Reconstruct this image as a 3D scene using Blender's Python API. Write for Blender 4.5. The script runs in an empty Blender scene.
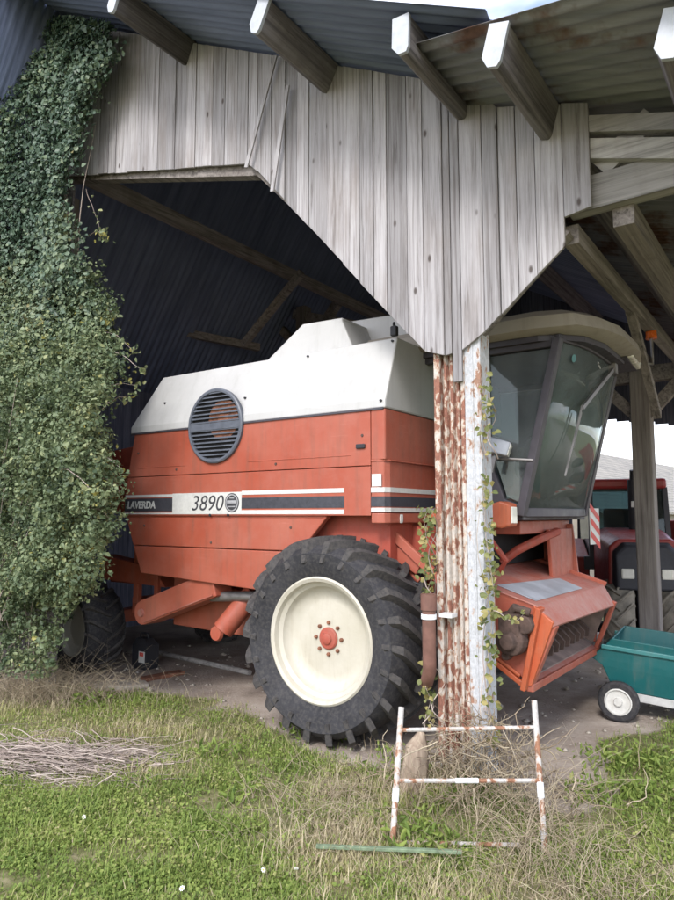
import bpy, math, random
import numpy as np
from mathutils import Vector, Matrix
random.seed(7); RNG = np.random.default_rng(11)
PI = math.pi; rad = math.radians
scene = bpy.context.scene
COL = scene.collection

# ------------------------------------------------------------------ camera geometry (metres)
FPX, PITCH, EYE = 676.0, rad(5.5), 1.7
YAW = rad(-35)                                   # the barn and the harvester share these axes
XA = np.array([math.cos(YAW), math.sin(YAW), 0.0]); YA = np.array([-math.sin(YAW), math.cos(YAW), 0.0])
ORI = np.array([-0.141, 5.129, 0.0])
def ray(px, py):
    u = (px - 337) / FPX; v = -(py - 450) / FPX
    return np.array([u, math.cos(PITCH) - v * math.sin(PITCH), math.sin(PITCH) + v * math.cos(PITCH)])
def S(px, py, y):                                # local (x, z) of a photo point known to lie on the plane local y
    r = ray(px, py); c = np.array([0, 0, EYE]); t = np.dot(ORI + y * YA - c, YA) / np.dot(r, YA)
    d = c + t * r - ORI
    return float(d @ XA), float(d[2])
def G(px, py, z=0.0):
    r = ray(px, py); t = (z - EYE) / r[2]
    return Vector((r[0] * t, r[1] * t, z))
def L2W(x, y, z=0.0): return Vector(ORI + x * XA + y * YA + np.array([0, 0, z]))
def W2L(X, Y):
    d = np.array([X - ORI[0], Y - ORI[1], 0]); return d @ XA, d @ YA

# ------------------------------------------------------------------ numpy value noise
_H = RNG.random((256, 256))
def vnoise(x, y):
    x = np.asarray(x, float); y = np.asarray(y, float)
    xi = np.floor(x).astype(int); yi = np.floor(y).astype(int); fx = x - xi; fy = y - yi
    fx = fx * fx * (3 - 2 * fx); fy = fy * fy * (3 - 2 * fy)
    h = lambda a, b: _H[a % 256, b % 256]
    return (h(xi, yi) * (1 - fx) + h(xi + 1, yi) * fx) * (1 - fy) + (h(xi, yi + 1) * (1 - fx) + h(xi + 1, yi + 1) * fx) * fy
def fbm(x, y, o=3):
    s = 0; a = .5
    for k in range(o): s = s + a * vnoise(np.asarray(x) * 2 ** k + 13.7 * k, np.asarray(y) * 2 ** k + 7.1 * k); a *= .5
    return s / (1 - .5 ** o)

# ------------------------------------------------------------------ materials
class N:
    def __init__(s, name):
        s.m = bpy.data.materials.new(name); s.m.use_nodes = True; s.t = s.m.node_tree; s.t.nodes.clear()
        s.out = s.n('ShaderNodeOutputMaterial')
    def n(s, ty, ins=None, **kw):
        o = s.t.nodes.new(ty)
        for k, v in kw.items(): setattr(o, k, v)
        for k, v in (ins or {}).items(): s.set(o, k, v)
        return o
    def set(s, o, k, v):
        sock = o.inputs[k]
        if isinstance(v, bpy.types.NodeSocket): s.t.links.new(v, sock)
        elif isinstance(v, bpy.types.Node): s.t.links.new(v.outputs[0], sock)
        else:
            if sock.type == 'RGBA' and len(v) == 3: v = (*v, 1)
            sock.default_value = v
    def coord(s, scale=(1, 1, 1), kind='Object'):
        tc = s.n('ShaderNodeTexCoord')
        return s.n('ShaderNodeMapping', {'Vector': tc.outputs[kind], 'Scale': scale}).outputs[0]
    def noise(s, vec, scale=5, detail=5, rough=.6, dist=0.0):
        return s.n('ShaderNodeTexNoise', {'Vector': vec, 'Scale': scale, 'Detail': detail, 'Roughness': rough, 'Distortion': dist}).outputs['Fac']
    def ramp(s, fac, stops, interp='LINEAR'):
        r = s.n('ShaderNodeValToRGB', {'Fac': fac}); r.color_ramp.interpolation = interp
        e = r.color_ramp.elements
        while len(e) < len(stops): e.new(.5)
        for i, (p, c) in enumerate(stops):
            e[i].position = p; e[i].color = (*c, 1) if not isinstance(c, (int, float)) else (c, c, c, 1)
        return r.outputs[0]
    def mix(s, fac, a, b, mode='MIX'):
        o = s.n('ShaderNodeMix', data_type='RGBA', blend_type=mode)
        s.set(o, 0, fac); s.set(o, 6, a); s.set(o, 7, b)
        return o.outputs[2]
    def math(s, op, a, b=0.0, clamp=False):
        o = s.n('ShaderNodeMath', operation=op, use_clamp=clamp); s.set(o, 0, a); s.set(o, 1, b); return o.outputs[0]
    def attr(s, name='rnd'): return s.n('ShaderNodeAttribute', attribute_name=name).outputs['Fac']
    def bump(s, h, strength=.3, dist=.01):
        return s.n('ShaderNodeBump', {'Height': h, 'Strength': strength, 'Distance': dist}).outputs[0]
    def bsdf(s, color, rough=.6, metal=0.0, normal=None, spec=.4, **kw):
        b = s.n('ShaderNodeBsdfPrincipled', {'Base Color': color, 'Roughness': rough, 'Metallic': metal, 'Specular IOR Level': spec})
        if normal is not None: s.set(b, 'Normal', normal)
        for k, v in kw.items(): s.set(b, k.replace('_', ' '), v)
        s.t.links.new(b.outputs[0], s.out.inputs[0]); return s.m

def paint(name, base, fade, dirt=(.10, .075, .055), dirt_amt=.5, rough=.45, scale=1.0, rust=None, rust_at=.68):
    n = N(name); c = n.coord()
    big = n.noise(c, 1.3 * scale, 4); fine = n.noise(c, 14 * scale, 6, .7)
    streak = n.noise(n.coord((9 * scale, 9 * scale, .8 * scale)), 1.5, 5, .65)
    col = n.mix(n.ramp(big, [(.35, 0), (.7, 1)]), base, fade)
    d = n.math('MULTIPLY', n.ramp(streak, [(.5, 0), (.78, 1)]), n.ramp(fine, [(.3, .3), (.7, 1)]))
    col = n.mix(n.math('MULTIPLY', d, dirt_amt), col, dirt)
    scr = n.noise(n.coord((2.2 * scale, 2.2 * scale, 30 * scale)), 1.6, 6, .7, .5)
    col = n.mix(n.math('MULTIPLY', n.ramp(scr, [(.60, 0), (.72, 1)]), n.ramp(big, [(.4, .05), (.65, .34)])), col, tuple(min(.8, v * 1.25 + .07) for v in fade))
    spk = n.noise(c, 70 * scale, 3, .6); col = n.mix(n.ramp(spk, [(.70, 0), (.76, .55)]), col, dirt)
    mot = n.noise(c, 4.5 * scale, 6, .72); col = n.mix(n.ramp(mot, [(.50, 0), (.75, .30)]), col, tuple(min(.8, v * .85 + .06) for v in fade))
    if rust: col = n.mix(n.ramp(n.noise(c, 9 * scale, 8, .75), [(rust_at, 0), (rust_at + .03, 1)]), col, rust)
    r = n.ramp(fine, [(.3, rough - .1), (.75, rough + .2)])
    return n.bsdf(col, r, normal=n.bump(n.math('ADD', n.math('MULTIPLY', big, 2.0), n.math('MULTIPLY', fine, .12)), .25, .02))
def plain(name, col, rough=.5, metal=0.0, var=.25, scale=12, bump=.1):
    n = N(name); c = n.coord(); f = n.noise(c, scale, 6, .65)
    lo = tuple(v * (1 - var) for v in col); hi = tuple(min(1, v * (1 + var)) for v in col)
    return n.bsdf(n.ramp(f, [(.3, lo), (.7, hi)]), n.ramp(f, [(.3, max(0.05, rough - .1)), (.7, min(1, rough + .12))]), metal, n.bump(f, bump, .01))

def planks_mat(name, cols, knots=True, gs=1.0, axis=2):
    n = N(name); r = n.attr('rnd')
    sc = [44 * gs, 44 * gs, 44 * gs]; sc[axis] = 1.3 * gs
    off = n.n('ShaderNodeCombineXYZ', {'X': n.math('MULTIPLY', r, 91.0), 'Y': n.math('MULTIPLY', r, 37.0), 'Z': n.math('MULTIPLY', r, 53.0)})
    tc = n.n('ShaderNodeTexCoord')
    p = n.n('ShaderNodeVectorMath', {0: tc.outputs['Object'], 1: off}, operation='ADD').outputs[0]
    mp = n.n('ShaderNodeMapping', {'Vector': p, 'Scale': sc}).outputs[0]
    g = n.noise(mp, 1.0, 8, .68, .6); g2 = n.noise(mp, 3.2, 4, .7)
    blot = n.noise(n.n('ShaderNodeMapping', {'Vector': p, 'Scale': (3, 3, .9)}).outputs[0], 1.6, 5, .6)
    col = n.ramp(g, [(.34, cols[0]), (.46, cols[1]), (.60, cols[2])])
    col = n.mix(n.ramp(g2, [(.62, 0), (.74, .7)]), col, cols[0])
    col = n.mix(n.ramp(blot, [(.5, 0), (.74, .6)]), col, cols[3])
    tone = n.ramp(n.math('FRACT', n.math('MULTIPLY', r, 7.3)), [(0, .70), (1, 1.14)])
    col = n.mix(1.0, col, tone, 'MULTIPLY')
    if knots:
        v = n.n('ShaderNodeTexVoronoi', {'Vector': n.n('ShaderNodeMapping', {'Vector': p, 'Scale': (6.5, 1, 3.2)}).outputs[0], 'Scale': 1.0, 'Randomness': 1.0})
        col = n.mix(n.ramp(v.outputs['Distance'], [(.05, .9), (.11, 0)]), col, (.07, .055, .05))
    return n.bsdf(col, .85, normal=n.bump(n.math('ADD', g, n.math('MULTIPLY', g2, .5)), .55, .006), spec=.2)

def leaf_mat(name, stops, trans=.25, rough=.5, spec=.35):
    n = N(name); r = n.attr('rnd')
    col = n.ramp(r, stops)
    b = n.n('ShaderNodeBsdfPrincipled', {'Base Color': col, 'Roughness': rough, 'Specular IOR Level': spec})
    t = n.n('ShaderNodeBsdfTranslucent', {'Color': col})
    m = n.n('ShaderNodeMixShader', {0: trans, 1: b, 2: t})
    n.t.links.new(m.outputs[0], n.out.inputs[0]); return n.m

def glass_mat(name, tint, dust, dustcol=(.35, .38, .36), refl=1.0):
    n = N(name); c = n.coord()
    tr = n.n('ShaderNodeBsdfTransparent', {'Color': tint}); gl = n.n('ShaderNodeBsdfGlossy', {'Color': (.9, .95, .95), 'Roughness': .04})
    df = n.n('ShaderNodeBsdfDiffuse', {'Color': dustcol})
    fr = n.n('ShaderNodeFresnel', {'IOR': 1.4})
    a = n.n('ShaderNodeMixShader', {0: n.math('MULTIPLY', fr, refl, True), 1: tr, 2: gl})
    f = n.math('MULTIPLY', n.ramp(n.noise(c, 2.6, 6, .65), [(.3, .25), (.75, 1)]), dust)
    b = n.n('ShaderNodeMixShader', {0: f, 1: a, 2: df}); n.t.links.new(b.outputs[0], n.out.inputs[0]); return n.m

def rust_peel(name, paintcol, rustcol, thr, sc=1.0, gal=None):
    n = N(name); c = n.coord((1, 1, .55))
    f = n.noise(c, 13 * sc, 7, .62, .4); f2 = n.noise(c, 40 * sc, 5, .7); big = n.noise(c, 2.0, 3)
    v = n.math('ADD', n.math('MULTIPLY', f, .8), n.math('MULTIPLY', big, .25))
    mask = n.ramp(v, [(thr, 0), (thr + .02, 1)])
    rc = n.ramp(f2, [(.3, tuple(x * .55 for x in rustcol)), (.55, rustcol), (.8, (.33, .15, .08))])
    pc = n.ramp(f2, [(.35, tuple(x * .72 for x in paintcol)), (.6, paintcol)])
    edge = n.ramp(v, [(thr - .05, 0), (thr, .6)])
    pc = n.mix(edge, pc, (.42, .25, .14))
    return n.bsdf(n.mix(mask, pc, rc), .8, normal=n.bump(n.math('SUBTRACT', n.math('MULTIPLY', f2, .3), mask), .5, .004), spec=.25)

M = {}
M['orange'] = paint('combine_paint', (.33, .068, .036), (.375, .12, .08), dirt_amt=.65, rough=.5)
M['orange_dusty'] = paint('dusty_combine_paint', (.32, .085, .055), (.36, .18, .15), dirt=(.32, .27, .24), dirt_amt=.75, rough=.6, scale=1.6)
M['orange_bright'] = paint('bright_combine_paint', (.46, .085, .03), (.42, .12, .055), dirt_amt=.5, rough=.45, scale=2, rust=(.16, .06, .03))
M['frame_red'] = paint('chassis_paint', (.30, .05, .03), (.36, .08, .05), dirt_amt=.7, rough=.6, scale=2)
M['tank'] = paint('tank_paint', (.475, .47, .46), (.41, .405, .395), dirt=(.30, .29, .27), dirt_amt=.55, rough=.5, rust=(.25, .2, .17), rust_at=.73)
M['hubred'] = paint('hub_paint', (.36, .07, .045), (.30, .10, .07), dirt_amt=.6, rough=.6, scale=5, rust=(.12, .05, .03), rust_at=.62)
M['cream'] = paint('rim_paint', (.50, .47, .40), (.44, .41, .33), dirt=(.30, .24, .16), dirt_amt=.5, rough=.45, scale=2.2, rust=(.3, .19, .1), rust_at=.74)
M['decal_white'] = plain('decal_white', (.55, .545, .52), .5, var=.1, scale=30)
M['decal_black'] = plain('decal_black', (.045, .045, .055), .5, var=.3, scale=30)
M['decal_grey'] = plain('decal_grey', (.33, .33, .34), .5)
M['letter'] = plain('lettering_dark', (.05, .05, .055), .5)
M['grille'] = plain('grille_plastic', (.10, .11, .135), .45, var=.2)
M['dark'] = plain('dark_steel', (.025, .025, .03), .6)
M['void'] = plain('unlit_void', (.012, .011, .012), .9)  # near-black colour standing in for unlit depth
M['rust'] = plain('rusty_steel', (.20, .085, .05), .85, var=.5, scale=18, bump=.4)
M['rustdark'] = plain('dark_rusty_steel', (.085, .055, .045), .8, var=.5, scale=18, bump=.4)
M['liner'] = plain('scoured_mouth_steel', (.20, .145, .125), .7, var=.45, scale=7, bump=.2)
M['steel'] = plain('worn_steel', (.22, .21, .21), .45, .6, var=.35, scale=9)
M['greymetal'] = plain('grey_sheet_metal', (.34, .36, .40), .5, .2, var=.25, scale=5)
M['cabframe'] = plain('cab_frame_paint', (.055, .05, .06), .5, var=.2)
M['cabroof'] = paint('cab_roof_plastic', (.34, .305, .255), (.28, .25, .21), dirt=(.15, .125, .105), dirt_amt=.6, rough=.65)
M['lamp'] = plain('lamp_lens', (.78, .76, .68), .2, var=.1)
M['amber'] = plain('beacon_lens', (.75, .16, .03), .25)
M['redstripe'] = plain('warning_red', (.52, .05, .04), .5)
M['seat'] = plain('seat_cloth', (.035, .04, .045), .9)
M['glass'] = glass_mat('cab_glass', (.64, .72, .72), .26, (.36, .38, .39))
M['glass_front'] = glass_mat('windscreen_glass', (.62, .73, .69), .40, (.35, .39, .37))
M['tinted'] = glass_mat('tinted_glass', (.25, .36, .38), .12)
n = N('tyre_rubber'); c = n.coord(); f = n.noise(c, 5, 6, .7); f2 = n.noise(c, 40, 4, .6)
lug = n.ramp(n.attr(), [(.6, 0), (.8, 1)])
M['tyre'] = n.bsdf(n.mix(n.ramp(n.math('ADD', f2, n.math('MULTIPLY', lug, .22)), [(.45, 0), (.85, .6)]), n.ramp(f, [(.3, (.018, .018, .021)), (.75, (.048, .047, .052))]), (.10, .09, .08)), .75, normal=n.bump(f2, .25, .004), spec=.3)
n = N('muddy_tyre'); c = n.coord(); f = n.noise(c, 6, 6, .7)
M['mudtyre'] = n.bsdf(n.ramp(f, [(.3, (.15, .135, .11)), (.65, (.34, .30, .24))]), .9, normal=n.bump(f, .4, .01))
M['plank'] = planks_mat('weathered_planks', [(.175, .16, .158), (.30, .285, .29), (.39, .375, .385), (.215, .185, .17)])
M['oldbeam'] = planks_mat('old_beam_wood', [(.11, .095, .09), (.23, .205, .19), (.33, .295, .275), (.16, .135, .12)], False, .6, 1)
M['greybeam'] = planks_mat('grey_beam_wood', [(.17, .16, .155), (.33, .315, .30), (.42, .40, .385), (.22, .195, .18)], False, .6, 0)
M['post'] = planks_mat('post_wood', [(.12, .105, .095), (.22, .195, .175), (.30, .27, .245), (.15, .125, .11)], False, .6, 2)
M['backboard'] = planks_mat('blue_shade_boards', [(.06, .065, .09), (.10, .105, .15), (.15, .155, .21), (.09, .09, .12)], False, .7, 2)  # bluish tones carry the hazy blue shade of the interior
M['purlinwood'] = planks_mat('purlin_wood', [(.065, .06, .065), (.135, .122, .125), (.20, .185, .185), (.10, .085, .085)], False, .6, 1)  # brown toned down towards the blue-grey of shade under the roof
M['tin'] = plain('tin_cap', (.40, .42, .45), .45, .1, var=.15)
M['column_rust'] = rust_peel('flaking_column_paint', (.54, .49, .44), (.27, .125, .09), .535, 1.8)
M['column_pale'] = rust_peel('pale_column_paint', (.50, .51, .53), (.30, .18, .13), .62, 1.7)
M['frame_paint'] = rust_peel('flaking_frame_paint', (.50, .475, .45), (.28, .14, .085), .545, 1.6)
M['stumpwood'] = planks_mat('stump_wood', [(.14, .10, .075), (.26, .20, .15), (.36, .29, .22), (.20, .14, .10)], False, .6, 2)
M['greenbar'] = plain('green_bar_paint', (.15, .20, .125), .6, var=.35, scale=20)
M['pipe'] = plain('brown_pipe', (.17, .085, .065), .6, var=.25)
def corr(name, base, hi, rust, amt):
    n = N(name); c = n.coord(); s = n.coord((.5, 6, .5)); f = n.noise(c, 1.1, 6, .65); st = n.noise(s, 1.4, 6, .7); fine = n.noise(c, 22, 4)
    col = n.ramp(st, [(.3, base), (.7, hi)])
    col = n.mix(n.ramp(f, [(amt, 0), (amt + .10, 1)]), col, n.ramp(fine, [(.3, tuple(v * .5 for v in rust)), (.7, rust)]))
    return n.bsdf(col, .65, .15, n.bump(fine, .1, .01), spec=.25)
M['roof_dark'] = corr('blue_shade_roof_underside', (.115, .14, .22), (.23, .27, .40), (.16, .115, .10), .72)  # sheet tones tinted with the blue cast of the shade inside the barn
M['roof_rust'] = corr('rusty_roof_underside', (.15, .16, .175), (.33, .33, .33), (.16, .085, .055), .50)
M['teal'] = paint('tub_plastic', (.008, .088, .092), (.014, .115, .12), dirt=(.14, .14, .12), dirt_amt=.5, rough=.4)
M['tealrim'] = paint('tub_rim_plastic', (.035, .17, .175), (.05, .20, .20), dirt_amt=.3, rough=.4)
M['galv'] = plain('galvanised_frame', (.50, .50, .50), .5, .3, var=.15)
M['tractor_red'] = paint('tractor_paint', (.25, .022, .02), (.30, .035, .03), dirt_amt=.45, rough=.4)
M['tractor_black'] = plain('tractor_nose_plastic', (.035, .035, .042), .55)
M['straw'] = leaf_mat('dry_stalk', [(0, (.16, .12, .085)), (.5, (.36, .29, .20)), (1, (.56, .48, .35))], .1, .9, .1)
M['twig'] = leaf_mat('dry_twig', [(0, (.17, .135, .115)), (.5, (.34, .275, .24)), (1, (.50, .43, .37))], .0, .9, .1)
M['ivy'] = leaf_mat('ivy_leaf', [(0, (.034, .062, .042)), (.45, (.085, .135, .088)), (.72, (.16, .21, .125)), (.94, (.24, .28, .16)), (1, (.22, .20, .09))], .22, .42)
M['bush'] = leaf_mat('bush_leaf', [(0, (.046, .074, .038)), (.4, (.125, .17, .085)), (.75, (.22, .26, .13)), (.93, (.31, .33, .16)), (1, (.36, .33, .09))], .28, .5)
M['vine'] = leaf_mat('vine_leaf', [(0, (.10, .13, .04)), (.5, (.22, .23, .08)), (1, (.40, .33, .13))], .3, .5)
M['grass'] = leaf_mat('grass_blade', [(0, (.09, .15, .035)), (.35, (.19, .265, .06)), (.62, (.29, .35, .09)), (.78, (.40, .38, .16)), (1, (.55, .47, .31))], .35, .55, .25)
M['petal'] = plain('petal', (.80, .80, .76), .6, var=.05); M['pollen'] = plain('pollen', (.6, .42, .04), .7)
M['slate'] = None
n = N('slate_roof'); c = n.coord(); br = n.n('ShaderNodeTexBrick', {'Vector': n.coord((1, 1, 1), 'UV'), 'Color1': (.30, .275, .235), 'Color2': (.22, .205, .18), 'Mortar': (.11, .10, .09), 'Scale': 1.0, 'Mortar Size': .02, 'Brick Width': .3, 'Row Height': .2})
M['slate'] = n.bsdf(n.mix(n.ramp(n.noise(c, 1.2, 6, .7), [(.4, 0), (.7, .55)]), br.outputs[0], (.36, .33, .27)), .8)
M['stone'] = plain('rendered_stone', (.30, .27, .22), .85, var=.2, scale=4, bump=.3)
n = N('bare_soil'); c = n.coord(); w = n.attr('cover'); f = n.noise(c, 2.2, 8, .7); f2 = n.noise(c, 38, 5, .7)
soil = n.ramp(f, [(.3, (.24, .19, .155)), (.55, (.40, .335, .285)), (.75, (.54, .47, .41))])
soil = n.mix(n.ramp(f2, [(.45, 0), (.8, .6)]), soil, (.46, .41, .36))
turf = n.ramp(n.noise(c, 7, 6, .7), [(.3, (.10, .11, .045)), (.5, (.17, .165, .075)), (.72, (.32, .27, .18))])
mk = n.math('ADD', w, n.math('MULTIPLY', n.math('SUBTRACT', f2, .5), .6))
M['ground'] = n.bsdf(n.mix(n.ramp(mk, [(.35, 0), (.62, 1)]), soil, turf), .95, normal=n.bump(n.math('ADD', f2, f), .6, .02), spec=.1)
M['stonebit'] = plain('limestone', (.36, .32, .27), .9, var=.3, scale=14, bump=.3)
M['tape'] = plain('white_tape', (.75, .76, .77), .4, var=.08)

# ------------------------------------------------------------------ mesh builder
class MB:
    def __init__(s): s.v = []; s.f = []; s.r = []; s.cur = .5
    def add(s, vs, fs, r=None):
        b = len(s.v); s.v += [tuple(v) for v in vs]; s.f += [tuple(b + i for i in f) for f in fs]; s.r += [s.cur if r is None else r] * len(fs); return s
    def box(s, x0, x1, y0, y1, z0, z1, r=None):
        v = [(x, y, z) for x in (x0, x1) for y in (y0, y1) for z in (z0, z1)]
        return s.add(v, [(0, 1, 3, 2), (4, 6, 7, 5), (0, 4, 5, 1), (2, 3, 7, 6), (0, 2, 6, 4), (1, 5, 7, 3)], r)
    def prism(s, pts, y0, y1, r=None):                       # xz outline pushed along y
        n = len(pts); v = [(x, y0, z) for x, z in pts] + [(x, y1, z) for x, z in pts]
        return s.add(v, [tuple(range(n)), tuple(range(2 * n - 1, n - 1, -1))] + [(i, i + n, (i + 1) % n + n, (i + 1) % n) for i in range(n)], r)
    def prismx(s, pts, x0, x1, r=None):                      # yz outline pushed along x
        n = len(pts); v = [(x0, y, z) for y, z in pts] + [(x1, y, z) for y, z in pts]
        return s.add(v, [tuple(range(n)), tuple(range(2 * n - 1, n - 1, -1))] + [(i, i + n, (i + 1) % n + n, (i + 1) % n) for i in range(n)], r)
    def prismz(s, pts, z0, z1, r=None):
        n = len(pts); v = [(x, y, z0) for x, y in pts] + [(x, y, z1) for x, y in pts]
        return s.add(v, [tuple(range(n)), tuple(range(2 * n - 1, n - 1, -1))] + [(i, i + n, (i + 1) % n + n, (i + 1) % n) for i in range(n)], r)
    def loft(s, rings, r=None, caps=True):
        n = len(rings[0]); v = [p for q in rings for p in q]; f = []
        for k in range(len(rings) - 1):
            for i in range(n): j = (i + 1) % n; f.append((k * n + i, k * n + j, (k + 1) * n + j, (k + 1) * n + i))
        if caps: f += [tuple(range(n - 1, -1, -1)), tuple(range((len(rings) - 1) * n, len(rings) * n))]
        return s.add(v, f, r)
    def tube(s, pts, rd, n=8, r=None, caps=True):
        P = [Vector(p) for p in pts]; rs = rd if isinstance(rd, (list, tuple)) else [rd] * len(P); rings = []
        up = Vector((0, 0, 1)); prev = None
        for i, p in enumerate(P):
            d = (P[min(i + 1, len(P) - 1)] - P[max(i - 1, 0)]).normalized()
            a = prev if prev is not None else (up if abs(d.z) < .9 else Vector((1, 0, 0)))
            u = (a - d * a.dot(d)).normalized(); prev = u; w = d.cross(u)
            rings.append([p + (u * math.cos(2 * PI * k / n) + w * math.sin(2 * PI * k / n)) * rs[i] for k in range(n)])
        return s.loft(rings, r, caps)
    def bar(s, a, b, w, h, r=None, upv=(0, 0, 1)):           # rectangular bar
        a = Vector(a); b = Vector(b); d = (b - a).normalized(); up = Vector(upv)
        if abs(d.dot(up)) > .98: up = Vector((0, 1, 0))
        x = d.cross(up).normalized(); z = x.cross(d)
        rg = lambda p: [p + x * w / 2 * i + z * h / 2 * j for i, j in ((-1, -1), (1, -1), (1, 1), (-1, 1))]
        return s.loft([rg(a), rg(b)], r)
    def lathe(s, prof, c=(0, 0, 0), n=48, r=None, closed=False):    # (radius, y) about local y
        v = []; f = []; m = len(prof)
        for i in range(n):
            a = 2 * PI * i / n
            for rr, y in prof: v.append((c[0] + rr * math.cos(a), c[1] + y, c[2] + rr * math.sin(a)))
        for i in range(n):
            j = (i + 1) % n
            for k in range(m if closed else m - 1): q = (k + 1) % m; f.append((i * m + k, j * m + k, j * m + q, i * m + q))
        return s.add(v, f, r)
    def build(s, name, mat, parent=None, smooth=False, bevel=0, auto=True):
        me = bpy.data.meshes.new(name); me.from_pydata(s.v, [], s.f)
        a = me.attributes.new('rnd', 'FLOAT', 'FACE'); a.data.foreach_set('value', np.array(s.r, dtype=np.float32))
        me.materials.append(mat if not isinstance(mat, str) else M[mat]); me.update()
        o = bpy.data.objects.new(name, me); COL.objects.link(o)
        if parent: o.parent = parent
        import bmesh
        bm = bmesh.new(); bm.from_mesh(me); bmesh.ops.recalc_face_normals(bm, faces=bm.faces); bm.to_mesh(me); bm.free()
        if smooth:
            me.shade_smooth()
            try: me.set_sharp_from_angle(angle=rad(38))
            except Exception: pass
        if bevel:
            b = o.modifiers.new('bevel', 'BEVEL'); b.width = bevel; b.segments = 2; b.limit_method = 'ANGLE'; b.angle_limit = rad(35)
        return o
def thing(name, label, cat, loc=(0, 0, 0), rz=0.0, group=None, kind=None):
    o = bpy.data.objects.new(name, None); COL.objects.link(o); o.empty_display_size = .2
    o.location = loc; o.rotation_euler = (0, 0, rz); tag(o, label, cat, group, kind); return o
def tag(o, label=None, cat=None, group=None, kind=None):
    if label: o['label'] = label
    if cat: o['category'] = cat
    if group: o['group'] = group
    if kind: o['kind'] = kind
    return o
def part_empty(name, parent, loc=(0, 0, 0), rot=(0, 0, 0)):
    o = bpy.data.objects.new(name, None); COL.objects.link(o); o.parent = parent; o.location = loc; o.rotation_euler = rot; return o
def copy_part(o, parent, loc, rot=None):
    c = o.copy(); COL.objects.link(c); c.parent = parent; c.location = loc
    if rot: c.rotation_euler = rot
    for ch in list(o.children):
        d = ch.copy(); COL.objects.link(d); d.parent = c
    return c
def letters(name, txt, size, parent, loc, mat, shear=0.0, ext=.002, width=None, rot=(PI / 2, 0, 0), bold=0.0):
    cu = bpy.data.curves.new(name, 'FONT'); cu.body = txt; cu.size = size; cu.shear = shear; cu.extrude = ext; cu.offset = bold
    t = bpy.data.objects.new(name, cu); COL.objects.link(t); bpy.context.view_layer.update()
    me = bpy.data.meshes.new_from_object(t); bpy.data.objects.remove(t)
    me.materials.clear(); me.materials.append(M[mat]); o = bpy.data.objects.new(name, me); COL.objects.link(o)
    o.parent = parent; o.location = loc; o.rotation_euler = rot
    if width:
        xs = [v.co.x for v in me.vertices]; o.scale = (width / (max(xs) - min(xs)), 1, 1)
    return o

# mass foliage: diamond leaves folded on the midrib
def leaves(name, P, Nn, size, rnd, mat, parent=None, asp=.75):
    P = np.asarray(P, float); k = len(P); Nn = Nn / (np.linalg.norm(Nn, axis=1, keepdims=True) + 1e-9)
    t = RNG.normal(size=(k, 3)); t -= (t * Nn).sum(1, keepdims=True) * Nn; t /= np.linalg.norm(t, axis=1, keepdims=True) + 1e-9
    b = np.cross(Nn, t); sz = np.asarray(size).reshape(-1, 1)
    v = np.empty((k, 6, 3)); h = sz * .5
    v[:, 0] = P - t * h; v[:, 3] = P + t * h * 1.1 - Nn * h * .25
    v[:, 1] = P + b * h * asp - t * h * .35 + Nn * h * .25; v[:, 2] = P + b * h * asp * .75 + t * h * .4 + Nn * h * .15
    v[:, 5] = P - b * h * asp - t * h * .35 + Nn * h * .25; v[:, 4] = P - b * h * asp * .75 + t * h * .4 + Nn * h * .15
    idx = np.arange(k).reshape(-1, 1) * 6
    f = np.concatenate([idx + np.array([[0, 1, 2, 3]]), idx + np.array([[0, 3, 4, 5]])], axis=1).reshape(-1, 4)
    return quads(name, v.reshape(-1, 3), f, np.repeat(rnd, 2), mat, parent)
def quads(name, v, f, rnd, mat, parent=None):
    me = bpy.data.meshes.new(name); w = f.shape[1]
    me.vertices.add(len(v)); me.vertices.foreach_set('co', v.astype(np.float32).ravel())
    me.loops.add(f.size); me.loops.foreach_set('vertex_index', f.astype(np.int32).ravel())
    me.polygons.add(len(f)); me.polygons.foreach_set('loop_start', np.arange(0, f.size, w, dtype=np.int32))
    me.attributes.new('rnd', 'FLOAT', 'FACE').data.foreach_set('value', np.asarray(rnd, dtype=np.float32))
    me.materials.append(M[mat]); me.update(calc_edges=True)
    o = bpy.data.objects.new(name, me); COL.objects.link(o)
    if parent: o.parent = parent
    return o
def strands(name, paths, widths, rnd, mat, parent=None):     # three-sided thin stems; paths (k, m, 3)
    paths = np.asarray(paths, float); k, m, _ = paths.shape; w = np.asarray(widths).reshape(k, 1, 1)
    d = np.gradient(paths, axis=1); d /= np.linalg.norm(d, axis=2, keepdims=True) + 1e-9
    a = np.where(np.abs(d[..., 2:3]) < .9, np.array([0, 0, 1.]), np.array([1., 0, 0])); u = np.cross(d, a); u /= np.linalg.norm(u, axis=2, keepdims=True) + 1e-9
    q = np.cross(d, u); tp = np.linspace(1, .35, m).reshape(1, m, 1)
    v = np.stack([paths + (u * math.cos(t) + q * math.sin(t)) * w * tp for t in (0, 2 * PI / 3, 4 * PI / 3)], axis=2)
    base = (np.arange(k) * m * 3).reshape(k, 1, 1); i = np.arange(m - 1).reshape(1, m - 1, 1) * 3
    fs = []
    for s_ in range(3):
        e = (s_ + 1) % 3
        fs.append(np.concatenate([base + i + s_, base + i + e, base + i + 3 + e, base + i + 3 + s_], axis=2))
    f = np.stack(fs, axis=2).reshape(-1, 4)
    return quads(name, v.reshape(-1, 3), f, np.repeat(np.asarray(rnd), (m - 1) * 3), mat, parent)

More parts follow.
